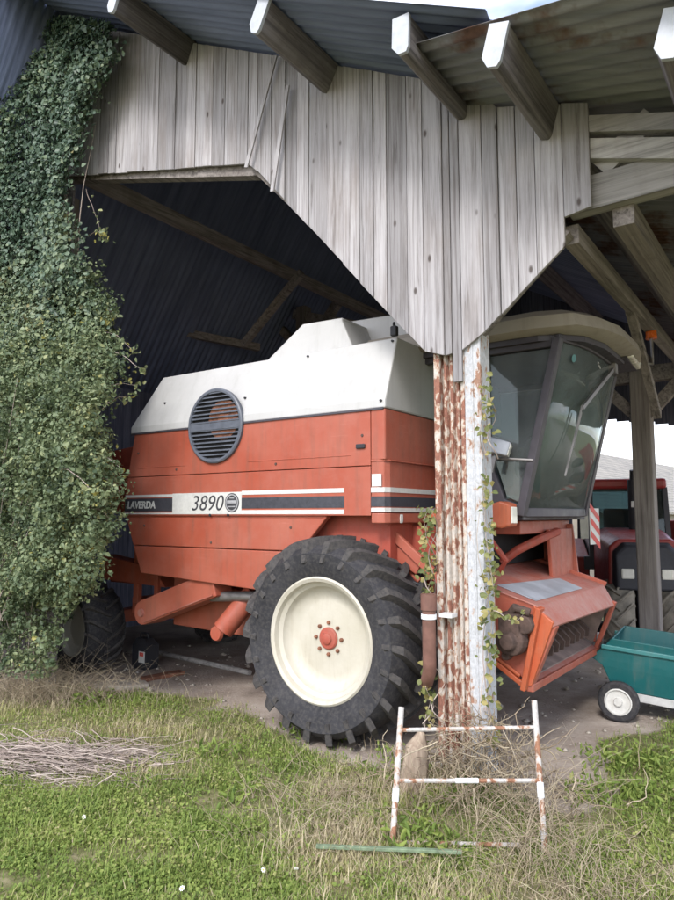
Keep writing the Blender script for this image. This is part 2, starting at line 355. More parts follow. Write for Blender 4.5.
# ------------------------------------------------------------------ ground
def smooth(e0, e1, x): t = np.clip((x - e0) / (e1 - e0), 0, 1); return t * t * (3 - 2 * t)
BX = [-9, -4, -3, -2.1, -1.3, -.7, 0, .5, 1.0, 1.4, 1.7, 2.0, 2.6, 3.5, 6]
BY = [7.4, 7.2, 6.9, 6.6, 6.5, 5.9, 5.0, 4.7, 4.3, 4.2, 4.6, 5.1, 5.6, 5.9, 6.2]
BASE = L2W(1.2, -.05)                               # foot of the steel column
def cover(x, y):                                     # 1 = turf, 0 = bare soil
    yb = np.interp(x, BX, BY) + (fbm(x * 1.7 + 5, y * 1.7) - .5) * 1.1
    w = smooth(.22, -.22, y - yb)
    far = smooth(13, 16, y)
    return np.clip(np.maximum(w, far), 0, 1)
def height(x, y):
    h = (fbm(x * .9 + 3, y * .9) - .5) * .09 + (fbm(x * 4, y * 4) - .5) * .035
    d2 = (x - BASE.x) ** 2 + (y - BASE.y + .12) ** 2
    h = h + .13 * np.exp(-d2 / .18)
    lx = (x - ORI[0]) * XA[0] + (y - ORI[1]) * XA[1]; ly = (x - ORI[0]) * YA[0] + (y - ORI[1]) * YA[1]
    flat = smooth(-.9, -.2, ly) * smooth(9, 7.5, ly)
    h = h * (1 - .85 * flat * smooth(.35, .7, np.sqrt(d2)))
    return h - .55 * smooth(8.2, 11.5, y) * smooth(.5, 2.5, x)
xs = np.concatenate([np.linspace(-250, -9, 14)[:-1], np.linspace(-9, 9, 300), np.linspace(9, 250, 14)[1:]])
ys = np.concatenate([np.linspace(-60, 1, 8)[:-1], np.linspace(1, 15, 260), np.linspace(15, 400, 16)[1:]])
gx, gy = np.meshgrid(xs, ys); gz = height(gx, gy)
nx, ny = len(xs), len(ys); ii = np.arange(nx * ny).reshape(ny, nx)
gf = np.stack([ii[:-1, :-1], ii[:-1, 1:], ii[1:, 1:], ii[1:, :-1]], axis=-1).reshape(-1, 4)
gr = quads('ground', np.stack([gx, gy, gz], -1).reshape(-1, 3), gf, np.zeros(len(gf)), 'ground')
gr.data.attributes.new('cover', 'FLOAT', 'POINT').data.foreach_set('value', cover(gx, gy).ravel().astype(np.float32)); gr.data.shade_smooth()
tag(gr, 'bare trodden soil and rough turf in front of and under the barn', 'ground', kind='structure')

# ------------------------------------------------------------------ the combine harvester (local x forward, y into the barn, z up)
CH = thing('combine_harvester', 'large faded orange combine harvester with white grain tank parked under the barn', 'combine harvester', tuple(ORI), YAW)
Yp = .15
b = MB()                                             # dark core the panels are fixed to
b.box(-2.40, .44, .20, 2.92, 1.70, 2.46); b.prism([(-2.40, 1.70), (-2.15, 1.17), (-.2, 1.10), (.44, 1.25), (.44, 1.70)], .32, 2.78)
b.build('body_core', 'frame_red', CH)
b = MB()
def panel(pts, t=.03, y=Yp): b.prism(pts, y, y + t + .03)
panel([(-2.45, 2.07), (.372, 2.07), (.372, 2.49), (-2.36, 2.49)]); panel([(-2.49, 1.695), (.372, 1.695), (.372, 2.064), (-2.452, 2.064)])
for x0, x1 in ((-2.30, -1.62), (-.86, .2)): b.box(x0, x1, Yp - .004, Yp + .01, 2.150, 2.158)
b.build('side_panel', 'orange', CH, bevel=.008)
b = MB()                                             # the panel that wraps the front corner
def ring(r): return [(.378, Yp), (.50 - r, Yp), (.50 - r * .3, Yp + r * .3), (.50, Yp + r), (.50, 2.95), (.44, 2.95), (.44, Yp + .06), (.378, Yp + .06)]
b.prismz(ring(.015), 2.11, 2.49); b.prismz(ring(.07), 1.72, 2.100); b.prismz([(x + (.012 if x > .46 else 0), y - (.008 if y < .3 else 0)) for x, y in ring(.07)], 2.098, 2.112)
b.prismz(ring(.07), 1.64, 1.715); b.build('corner_panel', 'orange', CH, bevel=.006)
b = MB()
b.prism([(-2.475, 1.675), (-2.36, 1.412), (-.30, 1.412), (-.05, 1.675)], Yp + .015, Yp + .07)
b.prism([(-2.355, 1.405), (-2.235, 1.15), (-.62, 1.075), (-.31, 1.405)], Yp + .015, Yp + .07)
b.box(-2.47, -.05, Yp + .02, Yp + .09, 1.672, 1.70); b.build('lower_panel', 'orange', CH, bevel=.008)
# grain tank
b = MB()
b.loft([[(-2.42, Yp - .005, 2.495), (.505, Yp - .005, 2.495), (.505, 2.955, 2.495), (-2.42, 2.955, 2.495)], [(-2.425, Yp, 2.56), (.505, Yp, 2.56), (.505, 2.95, 2.56), (-2.425, 2.95, 2.56)],
        [(-2.19, .34, 3.07), (.505, .34, 3.07), (.505, 2.76, 3.07), (-2.19, 2.76, 3.07)]])
tank = b.build('grain_tank', 'tank', CH, bevel=.012)
b = MB(); b.box(-2.40, .49, Yp - .012, Yp + .02, 2.484, 2.500); b.build('trim_strip', 'cabframe', CH)
b = MB()
b = MB(); b.loft([[(-.98, .46, 3.065), (.02, .46, 3.065), (.02, 1.2, 3.065), (-.98, 1.2, 3.065)], [(-.58, .49, 3.355), (-.12, .49, 3.345), (-.12, 1.17, 3.345), (-.58, 1.17, 3.355)], [(-.55, .50, 3.385), (-.12, .50, 3.372), (-.12, 1.16, 3.372), (-.55, 1.16, 3.385)]])
b.build('tank_hatch', 'tank', tank, bevel=.012)
b = MB(); b.loft([[(-.75, .86, 3.065), (.5, .86, 3.065), (.5, 2.6, 3.065), (-.75, 2.6, 3.065)], [(-.40, .90, 3.47), (.46, .90, 3.44), (.46, 2.5, 3.44), (-.40, 2.5, 3.47)]]); b.build('hopper_cover', 'tank', tank, bevel=.012)
for x, z, y in ((-2.02, 2.78, .225), (-.95, 2.72, .20), (.47, 3.04, .32), (-.35, 3.03, .318), (.47, 2.55, .143)): b = MB(); b.lathe([(0.0, -.008), (.009, -.008), (.010, .01)], (x, y, z), 10); b.build('bolt', 'dark', tank)
b = MB(); b.box(.46, .515, .30, .345, 3.075, 3.155); b.box(.475, .495, .31, .335, 3.155, 3.19); wl = b.build('work_lamp', 'dark', CH, bevel=.01)
for x, z in ((-2.3, 2.30), (-1.75, 2.12), (-.55, 2.12), (.30, 2.30), (-2.2, 1.60), (-1.3, 1.46), (-.4, 1.60)):
    b = MB(); b.lathe([(0, -.007), (.010, -.006), (.012, .0)], (x, Yp + (0 if z > 1.69 else .015), z), 10); b.build('panel_bolt', 'rustdark', CH)
for x in (-1.30, -1.08):
    b = MB(); b.lathe([(0, -.010), (.012, -.009), (.014, 0)], (x, Yp + .001, 1.700), 8); b.build('panel_bolt', 'dark', CH)
b = MB(); b.box(.25, .33, Yp - .018, Yp, 2.20, 2.235); b.build('door_latch', 'dark', CH, bevel=.006)
# decals
b = MB(); D = lambda x0, x1, z0, z1, pr=.003: b.box(x0, x1, Yp - pr, Yp, z0, z1)
D(-1.79, -.925, 1.708, 1.898, .004); D(-2.475, -1.79, 1.868, 1.893); D(-2.48, -1.79, 1.708, 1.722); D(-.925, .135, 1.872, 1.906); D(-.925, .135, 1.708, 1.742); D(.385, .468, 1.912, 2.004)
stp = b.build('white_stripe', 'decal_white', CH)
def wrap(z0, z1, mat, nm):
    q = MB(); rr = .07; path = [(.378, Yp)] + [(.50 - rr, Yp), (.50 - rr * .3, Yp + rr * .3), (.50, Yp + rr), (.50, 2.9)]
    o_ = [(.378, Yp - .004), (.50 - rr + .001, Yp - .004), (.503 - rr * .3, Yp + rr * .3 - .003), (.504, Yp + rr), (.504, 2.9)]
    q.prismz(path[::-1] + o_, z0, z1); return q.build(nm, mat, CH)
wrap(1.868, 1.905, 'decal_white', 'white_stripe'); wrap(1.762, 1.838, 'decal_black', 'black_stripe'); wrap(1.722, 1.754, 'decal_white', 'white_stripe')
b = MB(); b.lathe([(0, 0), (.11, .0), (.11, .03)], (0, 0, 0), 20); bl = b.build('paint_patch', 'decal_white', CH); bl.scale = (.05, 1, .32); bl.location = (.505, .36, 1.672); bl.rotation_euler = (0, 0, 0); bl.scale = (.04, 1.2, .3)
b = MB(); D(-2.478, -1.79, 1.735, 1.858); b.build('black_stripe', 'decal_black', CH); b = MB(); D(-.925, .135, 1.756, 1.846); b.build('black_stripe', 'decal_black', CH)
letters('model_lettering', '3890', .19, CH, (-1.545, Yp - .0045, 1.742), 'letter', .22, .001, .40)
letters('maker_lettering', 'LAVERDA', .095, CH, (-2.44, Yp - .0045, 1.765), 'decal_white', .1, .001, .41, bold=.003)
b = MB(); b.lathe([(0, -.001), (.083, -.001), (.083, .004)], (-1.035, Yp - .006, 1.806), 32); em = b.build('emblem', 'letter', CH)
b = MB(); b.lathe([(.064, -.003), (.074, -.003), (.074, .003), (.064, .003)], (-1.035, Yp - .006, 1.806), 32, closed=True)
b.box(-1.09, -.98, Yp - .009, Yp - .004, 1.800, 1.826); b.box(-1.075, -.995, Yp - .009, Yp - .004, 1.768, 1.778); b.box(-1.06, -1.01, Yp - .009, Yp - .004, 1.842, 1.850); b.build('emblem_ring', 'decal_grey', em)
# round radiator grille
gc = (-1.245, 2.49); Rg = .335
g = MB(); g.lathe([(Rg, .02), (Rg, -.012), (Rg - .012, -.02), (Rg - .03, -.018), (Rg - .034, .02)], (gc[0], Yp - .012, gc[1]), 56)
for k in range(-8, 9):
    if k == 0: continue
    z = k * .037; h = math.sqrt(max(0, (Rg - .02) ** 2 - z ** 2)); g.prismx([(Yp - .024, gc[1] + z - .007), (Yp - .024, gc[1] + z + .004), (Yp - .006, gc[1] + z + .010), (Yp - .006, gc[1] + z + .001)], gc[0] - h, gc[0] + h)
g.box(gc[0] - Rg + .02, gc[0] + Rg - .02, Yp - .028, Yp + .0, gc[1] - .034, gc[1] + .026)
grl = g.build('radiator_grille', 'grille', CH, smooth=True)
b = MB(); b.lathe([(0, 0), (Rg - .01, 0)], (gc[0], Yp - .0035, gc[1]), 40); b.build('screen_backing', 'void', grl)  # near-black disc paints the unlit depth behind the louvres
b = MB(); b.lathe([(0, -.004), (.06, -.004), (.07, .0), (.17, -.003), (.18, 0)], (gc[0] + .09, Yp - .005, gc[1] + .05), 30); b.build('fan_disc', 'rust', grl)

# wheels
def tyre_mesh(R, w, rb, lugs, lh=.062, skew=.30, depth=.0):
    t = MB(); t.cur = .2; h = w / 2; Rc = R - lh
    prof = [(rb, -h + .06), (rb + .01, -h + .02), (rb + (R - rb) * .35, -h - .03), (rb + (R - rb) * .62, -h - .035), (Rc - .045, -h - .012), (Rc - .01, -h + .03), (Rc + .006, -h * .5), (Rc + .01, 0)]
    prof = prof + [(r_, -y) for r_, y in prof[-2::-1]]
    t.lathe(prof, (0, 0, 0), 72)
    for i in range(lugs):
        for sgn in (-1, 1):
            a0 = 2 * PI * (i + (.5 if sgn > 0 else 0)) / lugs; lo = []; m = 6
            for k in range(m + 1):
                u = k / m; a = a0 + skew * u ** 1.25; y = sgn * (-.02 + u * (h + .035)); fall = max(0, u - .80) / .2
                top = R - .010 * u ** 2 - fall * .028; bot = Rc - .03 - fall * .07; wd = (.034 + .014 * u) * (1 if R > .7 else .62)
                lo.append([((bot) * math.cos(a - wd / R), y, (bot) * math.sin(a - wd / R)), (top * math.cos(a - wd * .62 / R), y, top * math.sin(a - wd * .62 / R)),
                           (top * math.cos(a + wd * .62 / R), y, top * math.sin(a + wd * .62 / R)), (bot * math.cos(a + wd / R), y, bot * math.sin(a + wd / R))])
            yb = sgn * (h + .046); rr = Rc - .13 * (R / .775)                       # lug foot running down the sidewall
            a = a0 + skew * 1.12; wd = .03
            lo.append([((rr) * math.cos(a - wd / R), yb - sgn * .05, rr * math.sin(a - wd / R)), (rr * math.cos(a - wd * .6 / R), yb, rr * math.sin(a - wd * .6 / R)), (rr * math.cos(a + wd * .6 / R), yb, rr * math.sin(a + wd * .6 / R)), (rr * math.cos(a + wd / R), yb - sgn * .05, rr * math.sin(a + wd / R))])
            t.loft(lo, .9)
    return t
def rim_mesh(rb, w, dish):
    t = MB(); h = w / 2
    t.lathe([(rb - .03, -h + .10), (rb + .022, -h + .045), (rb + .026, -h + .01), (rb + .012, -h + .0), (rb - .012, -h + .012), (rb - .022, -h + .05), (rb - .05, -h + .07), (rb - .06, -h + dish * .72), (rb - .085, -h + dish * .86), (rb * .70, -h + dish), (rb * .62, -h + dish * .97), (rb * .30, -h + dish * .92), (rb * .20, -h + dish * .9), (0, -h + dish * .9)], (0, 0, 0), 64)
    return t
def wheel(parent, name, loc, R, w, rb, lugs, dish, mats, flip=False, hub=True, lh=.064, skew=.30, rot=None):
    e = part_empty(name, parent, loc, rot or ((0, 0, PI) if flip else (0, 0, 0)))
    tyre_mesh(R, w, rb, lugs, lh, skew).build('tyre', mats[0], e, smooth=True)
    rim_mesh(rb, w, dish).build('rim', mats[1], e, smooth=True)
    if hub:
        q = MB(); d = -w / 2 + dish * .9
        q.lathe([(.082, d + .01), (.083, d - .012), (.074, d - .022), (.045, d - .026), (.040, d - .040), (.03, d - .046), (0, d - .046)], (0, 0, 0), 28); q.build('hub', 'hubred', e, smooth=True)
        for k in range(8):
            q = MB(); a = PI / 8 + 2 * PI * k / 8 + .39; q.lathe([(.015, d + .01), (.015, d - .014), (.010, d - .02), (0, d - .02)], (.118 * math.cos(a), 0, .118 * math.sin(a)), 6); q.build('wheel_nut', 'rust', e)
    return e
fw = wheel(CH, 'front_wheel', (0, .30, .77), .775, .60, .445, 22, .155, ('tyre', 'cream'))
copy_part(fw, CH, (0, 2.80, .77), (0, 0, PI))
rw = wheel(CH, 'rear_wheel', (-3.56, .53, .475), .48, .38, .275, 18, .10, ('tyre', 'cream'), hub=False, lh=.035, rot=(0, 0, rad(-6)))
copy_part(rw, CH, (-3.56, 2.6, .475), (0, 0, PI))
# chassis, straw hood at the back, boom, tubes
b = MB(); b.box(-.35, .35, .62, 2.5, .55, .95); b.tube([(0, .3, .77), (0, 2.8, .77)], .11, 12); b.box(-2.3, .5, .75, .95, .95, 1.15); b.box(-2.3, .5, 2.15, 2.35, .95, 1.15)
b.prism([(-.25, 1.62), (.48, 1.62), (.85, 1.25), (.85, 1.0), (.3, 1.0)], .66, 2.4); b.build('chassis', 'frame_red', CH, bevel=.01)
b = MB(); b.bar((.05, .45, 1.62), (.62, .45, 1.30), .05, .10); b.bar((.30, .42, 1.64), (.86, .42, 1.18), .04, .07); b.bar((-.3, .52, 1.63), (.2, .52, 1.50), .06, .10); b.tube([(.25, .5, 1.45), (.6, .48, 1.2)], .025, 8); b.build('fender_bracket', 'orange', CH, bevel=.006)
b = MB(); b.tube([(.30, .52, 1.42), (.45, .50, 1.32), (.62, .52, 1.36), (.75, .55, 1.25)], .022, 8); b.tube([(.42, .45, 1.38), (.5, .42, 1.22), (.66, .46, 1.16)], .016, 8); b.box(.4, .6, .5, .62, 1.24, 1.38); b.build('hydraulic_hose', 'dark', CH, bevel=.005)
b = MB(); b.prism([(-2.3, 1.70), (-3.9, 1.75), (-3.9, 2.35), (-2.42, 2.46)], .5, 2.6); b.build('straw_hood', 'frame_red', CH, bevel=.02)
b = MB(); b.box(-3.75, -2.2, .95, 1.12, .92, 1.06); b.box(-3.75, -2.2, 2.0, 2.17, .92, 1.06); b.box(-3.5, -3.34, .75, 2.4, .50, .64); b.box(-3.15, -2.5, .80, 2.2, .62, .80); b.prism([(-3.6, 1.25), (-2.7, 1.15), (-2.5, .95), (-3.6, .98)], .7, .9); b.bar((-3.0, .75, .75), (-3.0, .75, 1.7), .08, .06); b.bar((-2.62, .7, .8), (-2.62, .7, 1.3), .06, .05)
b.build('rear_axle', 'orange', CH, bevel=.008)
b = MB()                                             # sloping elevator box with a rounded lower end
A_, B_ = Vector((-2.25, 0, .77)), Vector((-1.30, 0, 1.10)); d = (B_ - A_).normalized(); nn = Vector((-d.z, 0, d.x)); w_ = .115
pts = [B_ + nn * w_, B_ - nn * w_] + [A_ + (-nn * math.cos(t) - d * math.sin(t)) * w_ for t in np.linspace(0, PI, 9)]
b.prism([(p.x, p.z) for p in pts], .20, .42); el = b.build('elevator', 'orange', CH, bevel=.012)
b = MB(); b.lathe([(.0, -.02), (.035, -.02), (.04, .0)], (-2.25, .20, .77), 14); b.bar((-2.2, .195, .69), (-1.3, .195, 1.0), .02, .012); b.build('chain_cover', 'orange_dusty', el)
b = MB(); b.prism([(-2.2, .62), (-1.25, .60), (-1.1, .98), (-2.2, 1.14)], .55, 2.3); b.build('sieve_box', 'orange', CH, bevel=.012)
b = MB(); b.tube([(-1.22, .25, .70), (-1.02, .42, 1.02)], .095, 16); b.lathe([(0, -.03), (.06, -.03), (.07, .0)], (-1.235, .20, .68), 16); b.build('auger_tube', 'orange', CH, smooth=True)
b = MB(); b.tube([(-1.42, .3, .97), (-.7, .3, 1.02)], .045, 12); b.build('drive_shaft', 'steel', CH, smooth=True)

# feeder house: tapered trunk that opens at the front
FY0, FY1 = .40, 2.12
fh = MB()
zt = lambda x: 1.10 - .31 * (x - 1.52)
def slab(pts, t, r=None):                            # a thin plate from 4 points
    p = [Vector(q) for q in pts]; nn_ = (p[1] - p[0]).cross(p[3] - p[0]).normalized() * t
    fh.add(p + [q + nn_ for q in p], [(0, 1, 2, 3), (7, 6, 5, 4), (0, 4, 5, 1), (1, 5, 6, 2), (2, 6, 7, 3), (3, 7, 4, 0)])
slab([(.25, .95, zt(.25)), (.95, FY0, zt(.95)), (.95, FY1, zt(.95)), (.25, 1.9, zt(.25))], -.03)
slab([(.95, FY0, zt(.95)), (1.53, FY0, zt(1.53)), (1.53, FY1, zt(1.53)), (.95, FY1, zt(.95))], -.03)
slab([(1.53, FY0, zt(1.53)), (1.635, FY0, .975), (1.625, FY1 - .02, .93), (1.53, FY1, zt(1.53))], -.03)     # sloping front lip
slab([(.95, FY0 + .02, .80), (1.455, FY0 + .02, .56), (1.455, FY1 - .02, .54), (.95, FY1 - .02, .80)], .02)
feeder = fh.build('feeder_house', 'orange_dusty', CH, bevel=.006)
b = MB(); b.loft([[(1.0, FY0 + .035, .785), (1.0, FY1 - .035, .785), (1.0, FY1 - .035, .795), (1.0, FY0 + .035, .795)], [(1.43, FY0 + .035, .595), (1.43, FY1 - .035, .58), (1.43, FY1 - .035, .59), (1.43, FY0 + .035, .605)]])
for y_ in (FY0 + .034, FY1 - .044): b.prism([(1.0, .80), (1.43, .60), (1.58, .96), (1.45, 1.08), (1.0, 1.2)], y_, y_ + .008)
b.build('mouth_liner', 'liner', feeder)
b = MB()
for y0, y1 in ((FY0, FY0 + .03), (FY1 - .03, FY1)): b.prism([(.95, zt(.95) - .002), (1.52, zt(1.52) - .002), (1.45, .60), (1.20, .70), (.95, .86)], y0, y1)
b.prismx([(FY0 + .03, .72), (FY1 - .03, .72), (FY1 - .03, 1.15), (FY0 + .03, 1.15)], .93, .95); b.build('side_plate', 'orange', feeder, bevel=.006)
b = MB(); b.bar((1.545, FY0 - .012, 1.09), (1.425, FY0 - .012, .545), .035, .10, upv=(0, 1, 0)); b.prism([(1.50, 1.10), (1.63, 1.0), (1.47, .57), (1.40, .57)], FY0 - .012, FY0 + .025)
b.bar((1.16, FY0 - .015, .74), (1.44, FY0 - .015, .56), .03, .035); b.bar((1.13, FY0 - .02, .80), (1.40, FY0 - .02, .63), .02, .022)
b.build('edge_rail', 'orange_bright', feeder, bevel=.006)
b = MB(); b.bar((1.455, FY0, .555), (1.455, FY1, .535), .05, .05); b.bar((1.62, FY1 - .02, .96), (1.455, FY1 - .02, .55), .035, .06, upv=(0, 1, 0)); b.bar((1.625, FY0 + .05, .97), (1.45, FY0 + .05, .56), .03, .07, upv=(0, 1, 0)); b.bar((.55, FY1 + .01, zt(.55) + .01), (1.55, FY1 + .01, zt(1.55) + .01), .03, .04); b.build('mouth_frame', 'orange', feeder, bevel=.005)
b = MB()
for k in range(11): y = FY0 + .16 + k * .14; b.loft([[(1.28, y - .035, .66), (1.28, y + .035, .66), (1.28, y + .03, .83), (1.28, y - .03, .83)], [(1.36, y - .025, .66), (1.36, y + .025, .66), (1.38, y + .02, .79), (1.38, y - .02, .79)], [(1.43, y - .012, .67), (1.43, y + .012, .67), (1.44, y + .01, .73), (1.44, y - .01, .73)]])
b.box(1.02, 1.285, FY0 + .05, FY1 - .05, .70, 1.0); b.build('chain_and_dark_throat', 'rustdark', feeder)  # box behind the teeth paints the inner darkness of the throat
b = MB(); q_ = [(1.20, .52), (1.48, .50), (1.50, 1.55), (1.30, 1.62)]
b.add([(x, y, zt(x) + .004) for x, y in q_] + [(x, y, zt(x) + .009) for x, y in q_], [(0, 1, 2, 3), (7, 6, 5, 4), (0, 4, 5, 1), (1, 5, 6, 2), (2, 6, 7, 3), (3, 7, 4, 0)]); b.build('repair_sheet', 'greymetal', feeder)
b = MB(); b.lathe([(0, -.17), (.05, -.165), (.06, -.12), (.095, -.11), (.105, -.02), (.08, .0), (.05, .02)], (1.37, FY0 - .02, .87), 18); b.box(1.30, 1.44, FY0 - .14, FY0, .90, 1.05); b.lathe([(0, -.1), (.06, -.1), (.065, .0)], (1.46, FY0 - .01, .98), 12); b.tube([(1.35, FY0 - .08, 1.02), (1.40, FY0 - .1, 1.09), (1.50, FY0 - .08, 1.06)], .03, 8); b.lathe([(0, -.06), (.03, -.06), (.035, .0)], (1.32, FY0 - .02, .76), 8); b.build('gearbox', 'rustdark', feeder, bevel=.008)
b = MB()
for y in (.72, 1.3, 1.75): b.lathe([(0, -.012), (.016, -.012), (.016, .004)], (0, 0, 0), 8)
b = MB(); b.prismx([(1.55, 1.58), (2.20, 1.58), (2.24, 1.02), (1.62, 1.12)], 1.22, 1.25); b.prism([(.6, 1.62), (1.25, 1.62), (1.30, 1.05), (.6, 1.3)], 2.22, 2.25); b.box(.98, 1.20, 1.0, 2.3, 1.55, 1.655); b.build('cab_support', 'orange', CH, bevel=.006)
b = MB(); b.tube([(.95, .85, 1.60), (1.10, .95, 1.35), (1.02, 1.0, 1.25)], .022, 8);  b.tube([(.98, 1.15, 1.32), (1.10, 1.2, 1.42), (1.22, 1.35, 1.50), (1.27, 1.7, 1.56)], .035, 10); b.build('lift_strut', 'frame_red', CH)
b = MB(); b.box(.45, .98, .95, 2.3, 1.30, 1.64); b.build('under_cab_void', 'void', CH)  # near-black box put in for the unlit void below the cab

# cab
cab = part_empty('cab', CH)
y0, y1 = .80, 2.46
PB = [(1.29, y0), (1.37, 1.15), (1.39, 1.63), (1.37, 2.11), (1.29, y1)]; PT = [(1.60, y0), (1.70, 1.15), (1.72, 1.63), (1.70, 2.11), (1.60, y1)]; zb, zc = 1.72, 3.00
def interp(t, i): return (PB[i][0] + (PT[i][0] - PB[i][0]) * t, PB[i][1], zb + (zc - zb) * t)
b = MB()
for i in (0, 4): b.bar(interp(-.02, i), interp(1, i), .085, .06)
b.bar((.15, y0, zb), (.15, y0, zc), .07, .07); b.bar((.15, y1, zb), (.15, y1, zc), .07, .07); b.bar((1.02, y0 + .01, 1.80), (1.03, y0 + .01, zc), .05, .05)
b.box(.12, 1.55, y0 - .005, y0 + .06, 2.94, 3.05); b.box(.12, 1.55, y1 - .06, y1, 2.94, 3.05)
for t, hh in ((0.0, .07), (1.0, .06)):
    rings_ = []
    for i in range(21):
        f_ = i / 20; y_ = y0 + (y1 - y0) * f_; x_ = 1.29 + .31 * t + (.10 + .02 * t) * (1 - abs(2 * f_ - 1) ** 3); z_ = zb + (zc - zb) * t
        rings_.append([(x_ - .03, y_, z_ - hh / 2), (x_ + .012, y_, z_ - hh / 2), (x_ + .012, y_, z_ + hh / 2), (x_ - .03, y_, z_ + hh / 2)])
    b.loft(rings_)
b.prism([(.98, 1.69), (1.29, 1.69), (1.30, 1.76), (1.16, 1.82), (1.02, 2.22), (.98, 2.22)], y0 - .004, y0 + .045); b.box(.86, 1.0, y0, y0 + .05, 1.68, 2.25)
b.box(.7, 1.30, y0, y1, 1.66, 1.70); b.box(.10, .14, y0, y1, 1.68, 2.2); b.build('cab_frame', 'cabframe', cab, bevel=.008)
b = MB()
def pane(bb, pts, t=.006):
    p = [Vector(q) for q in pts]; nn_ = (p[1] - p[0]).cross(p[3] - p[0]).normalized() * t
    bb.add(p + [q + nn_ for q in p], [(0, 1, 2, 3), (7, 6, 5, 4), (0, 4, 5, 1), (1, 5, 6, 2), (2, 6, 7, 3), (3, 7, 4, 0)])
nW = 20; wv = []
for u in (.02, .98):
    for i in range(nW + 1):
        f_ = i / nW; y_ = y0 + (y1 - y0) * f_; bulge = 1 - abs(2 * f_ - 1) ** 3.0
        wv.append((1.29 + .31 * u + (.10 + .02 * u) * bulge, y_, zb + (zc - zb) * u))
b.add(wv, [(i, i + 1, nW + 2 + i, nW + 1 + i) for i in range(nW)])
ws = b.build('windscreen', 'glass_front', cab); ws.data.shade_smooth(); so_ = ws.modifiers.new('thick', 'SOLIDIFY'); so_.thickness = .006
b = MB(); b.prism([(1.045, 2.24), (1.17, 1.84), (1.30, 1.78), (1.56, 2.93), (1.05, 2.93)], y0 + .02, y0 + .026); b.build('side_window', 'glass', cab)
b = MB(); b.prism([(.2, 1.75), (1.28, 1.75), (1.56, 2.93), (.2, 2.93)], y1 - .03, y1 - .024); b.build('side_window', 'glass', cab)
b = MB(); b.box(.14, .146, y0 + .05, y1 - .05, 2.2, 2.93); b.build('rear_window', 'glass', cab)
b = MB()                                             # roof: rounded front brow
def plan(g, z, xf): return [(.0, y0 - .13 + g, z), (1.46, y0 - .13 + g, z), (xf - .20 - g, y0 - .06 + g, z), (xf - .07 - g, y0 + .18, z), (xf - g, 1.30, z), (xf - g, 1.95, z), (xf - .07 - g, y1 - .18, z), (xf - .20 - g, y1 + .06 - g, z), (1.46, y1 + .13 - g, z), (.0, y1 + .13 - g, z)]
b.loft([plan(.05, 3.03, 1.93), plan(.0, 3.06, 1.95), plan(.0, 3.15, 1.92), plan(.05, 3.20, 1.88), plan(.35, 3.235, 1.75)]); rf = b.build('cab_roof', 'cabroof', cab, smooth=True)
b = MB(); b.prismz([(p[0], p[1]) for p in plan(.09, 0, 1.90)], 2.985, 3.028); b.build('roof_lining', 'cabframe', cab)
b = MB(); b.bar((1.875, 1.86, 3.06), (1.83, 2.40, 3.06), .05, .085); b.build('roof_lamp', 'lamp', cab, bevel=.012)
b = MB(); b.bar((1.80, 1.84, 3.035), (1.77, 2.42, 3.035), .10, .05); b.build('lamp_bracket', 'cabframe', cab)
b = MB(); b.lathe([(0, .07), (.03, .065), (.048, .045), (.052, -.03), (.0, -.03)], (0, 0, 0), 18); bc = b.build('beacon', 'amber', CH, smooth=True); bc.rotation_euler = (PI / 2, 0, 0); bc.location = (1.90, 2.72, 3.39)
b = MB(); b.tube([(1.72, 2.50, 3.12), (1.90, 2.72, 3.12), (1.90, 2.72, 3.37)], .016, 8); b.build('beacon_stem', 'steel', CH)
b = MB(); b.box(.35, .85, 1.35, 1.85, 1.95, 2.10); b.loft([[(.30, 1.37, 2.08), (.42, 1.37, 2.08), (.42, 1.83, 2.08), (.30, 1.83, 2.08)], [(.2, 1.42, 2.72), (.30, 1.42, 2.72), (.30, 1.78, 2.72), (.2, 1.78, 2.72)]]); b.box(.45, .75, 1.45, 1.75, 1.70, 1.95); b.build('driver_seat', 'seat', cab, bevel=.03)
b = MB(); b.tube([(1.22, 1.6, 1.72), (1.05, 1.6, 2.18)], .035, 10)
b.tube([(1.05 + .17 * math.sin(t) * .35, 1.6 + .19 * math.cos(t), 2.20 + .17 * math.sin(t)) for t in np.linspace(0, 2 * PI, 21)], .014, 6); b.build('steering_wheel', 'dark', cab, smooth=True)
b = MB(); b.box(.6, 1.05, .92, 1.12, 1.70, 2.12); b.tube([(.95, .98, 2.12), (1.0, .98, 2.25)], .012, 6); b.tube([(.85, 1.03, 2.12), (.88, 1.03, 2.24)], .012, 6); b.tube([(1.02, 1.0, 2.12), (1.08, 1.0, 2.2)], .02, 8); b.build('control_console', 'grille', cab, bevel=.01)
b = MB(); b.bar((1.745, 1.88, 2.95), (1.635, 1.24, 2.53), .022, .03); b.tube([(1.635, 1.24, 2.55), (1.58, 1.20, 2.30), (1.515, 1.14, 2.0)], .008, 6); b.box(1.70, 1.76, 1.84, 1.93, 2.90, 3.0); b.tube([(1.62, 1.27, 2.5), (1.56, 1.23, 2.22)], .006, 6); b.build('wiper', 'steel', cab)
b = MB(); b.lathe([(0, -.002), (.030, -.002)], (0, 0, 0), 20); letters('screen_lettering', 'G', .085, cab, (1.738, 1.38, 2.86), 'decal_white', 0, .001, rot=(PI / 2 - rad(14), 0, PI / 2)); st = b.build('sticker', 'tealrim', cab); st.location = (1.655, .98, 2.87); st.rotation_euler = (rad(12), 0, rad(76))
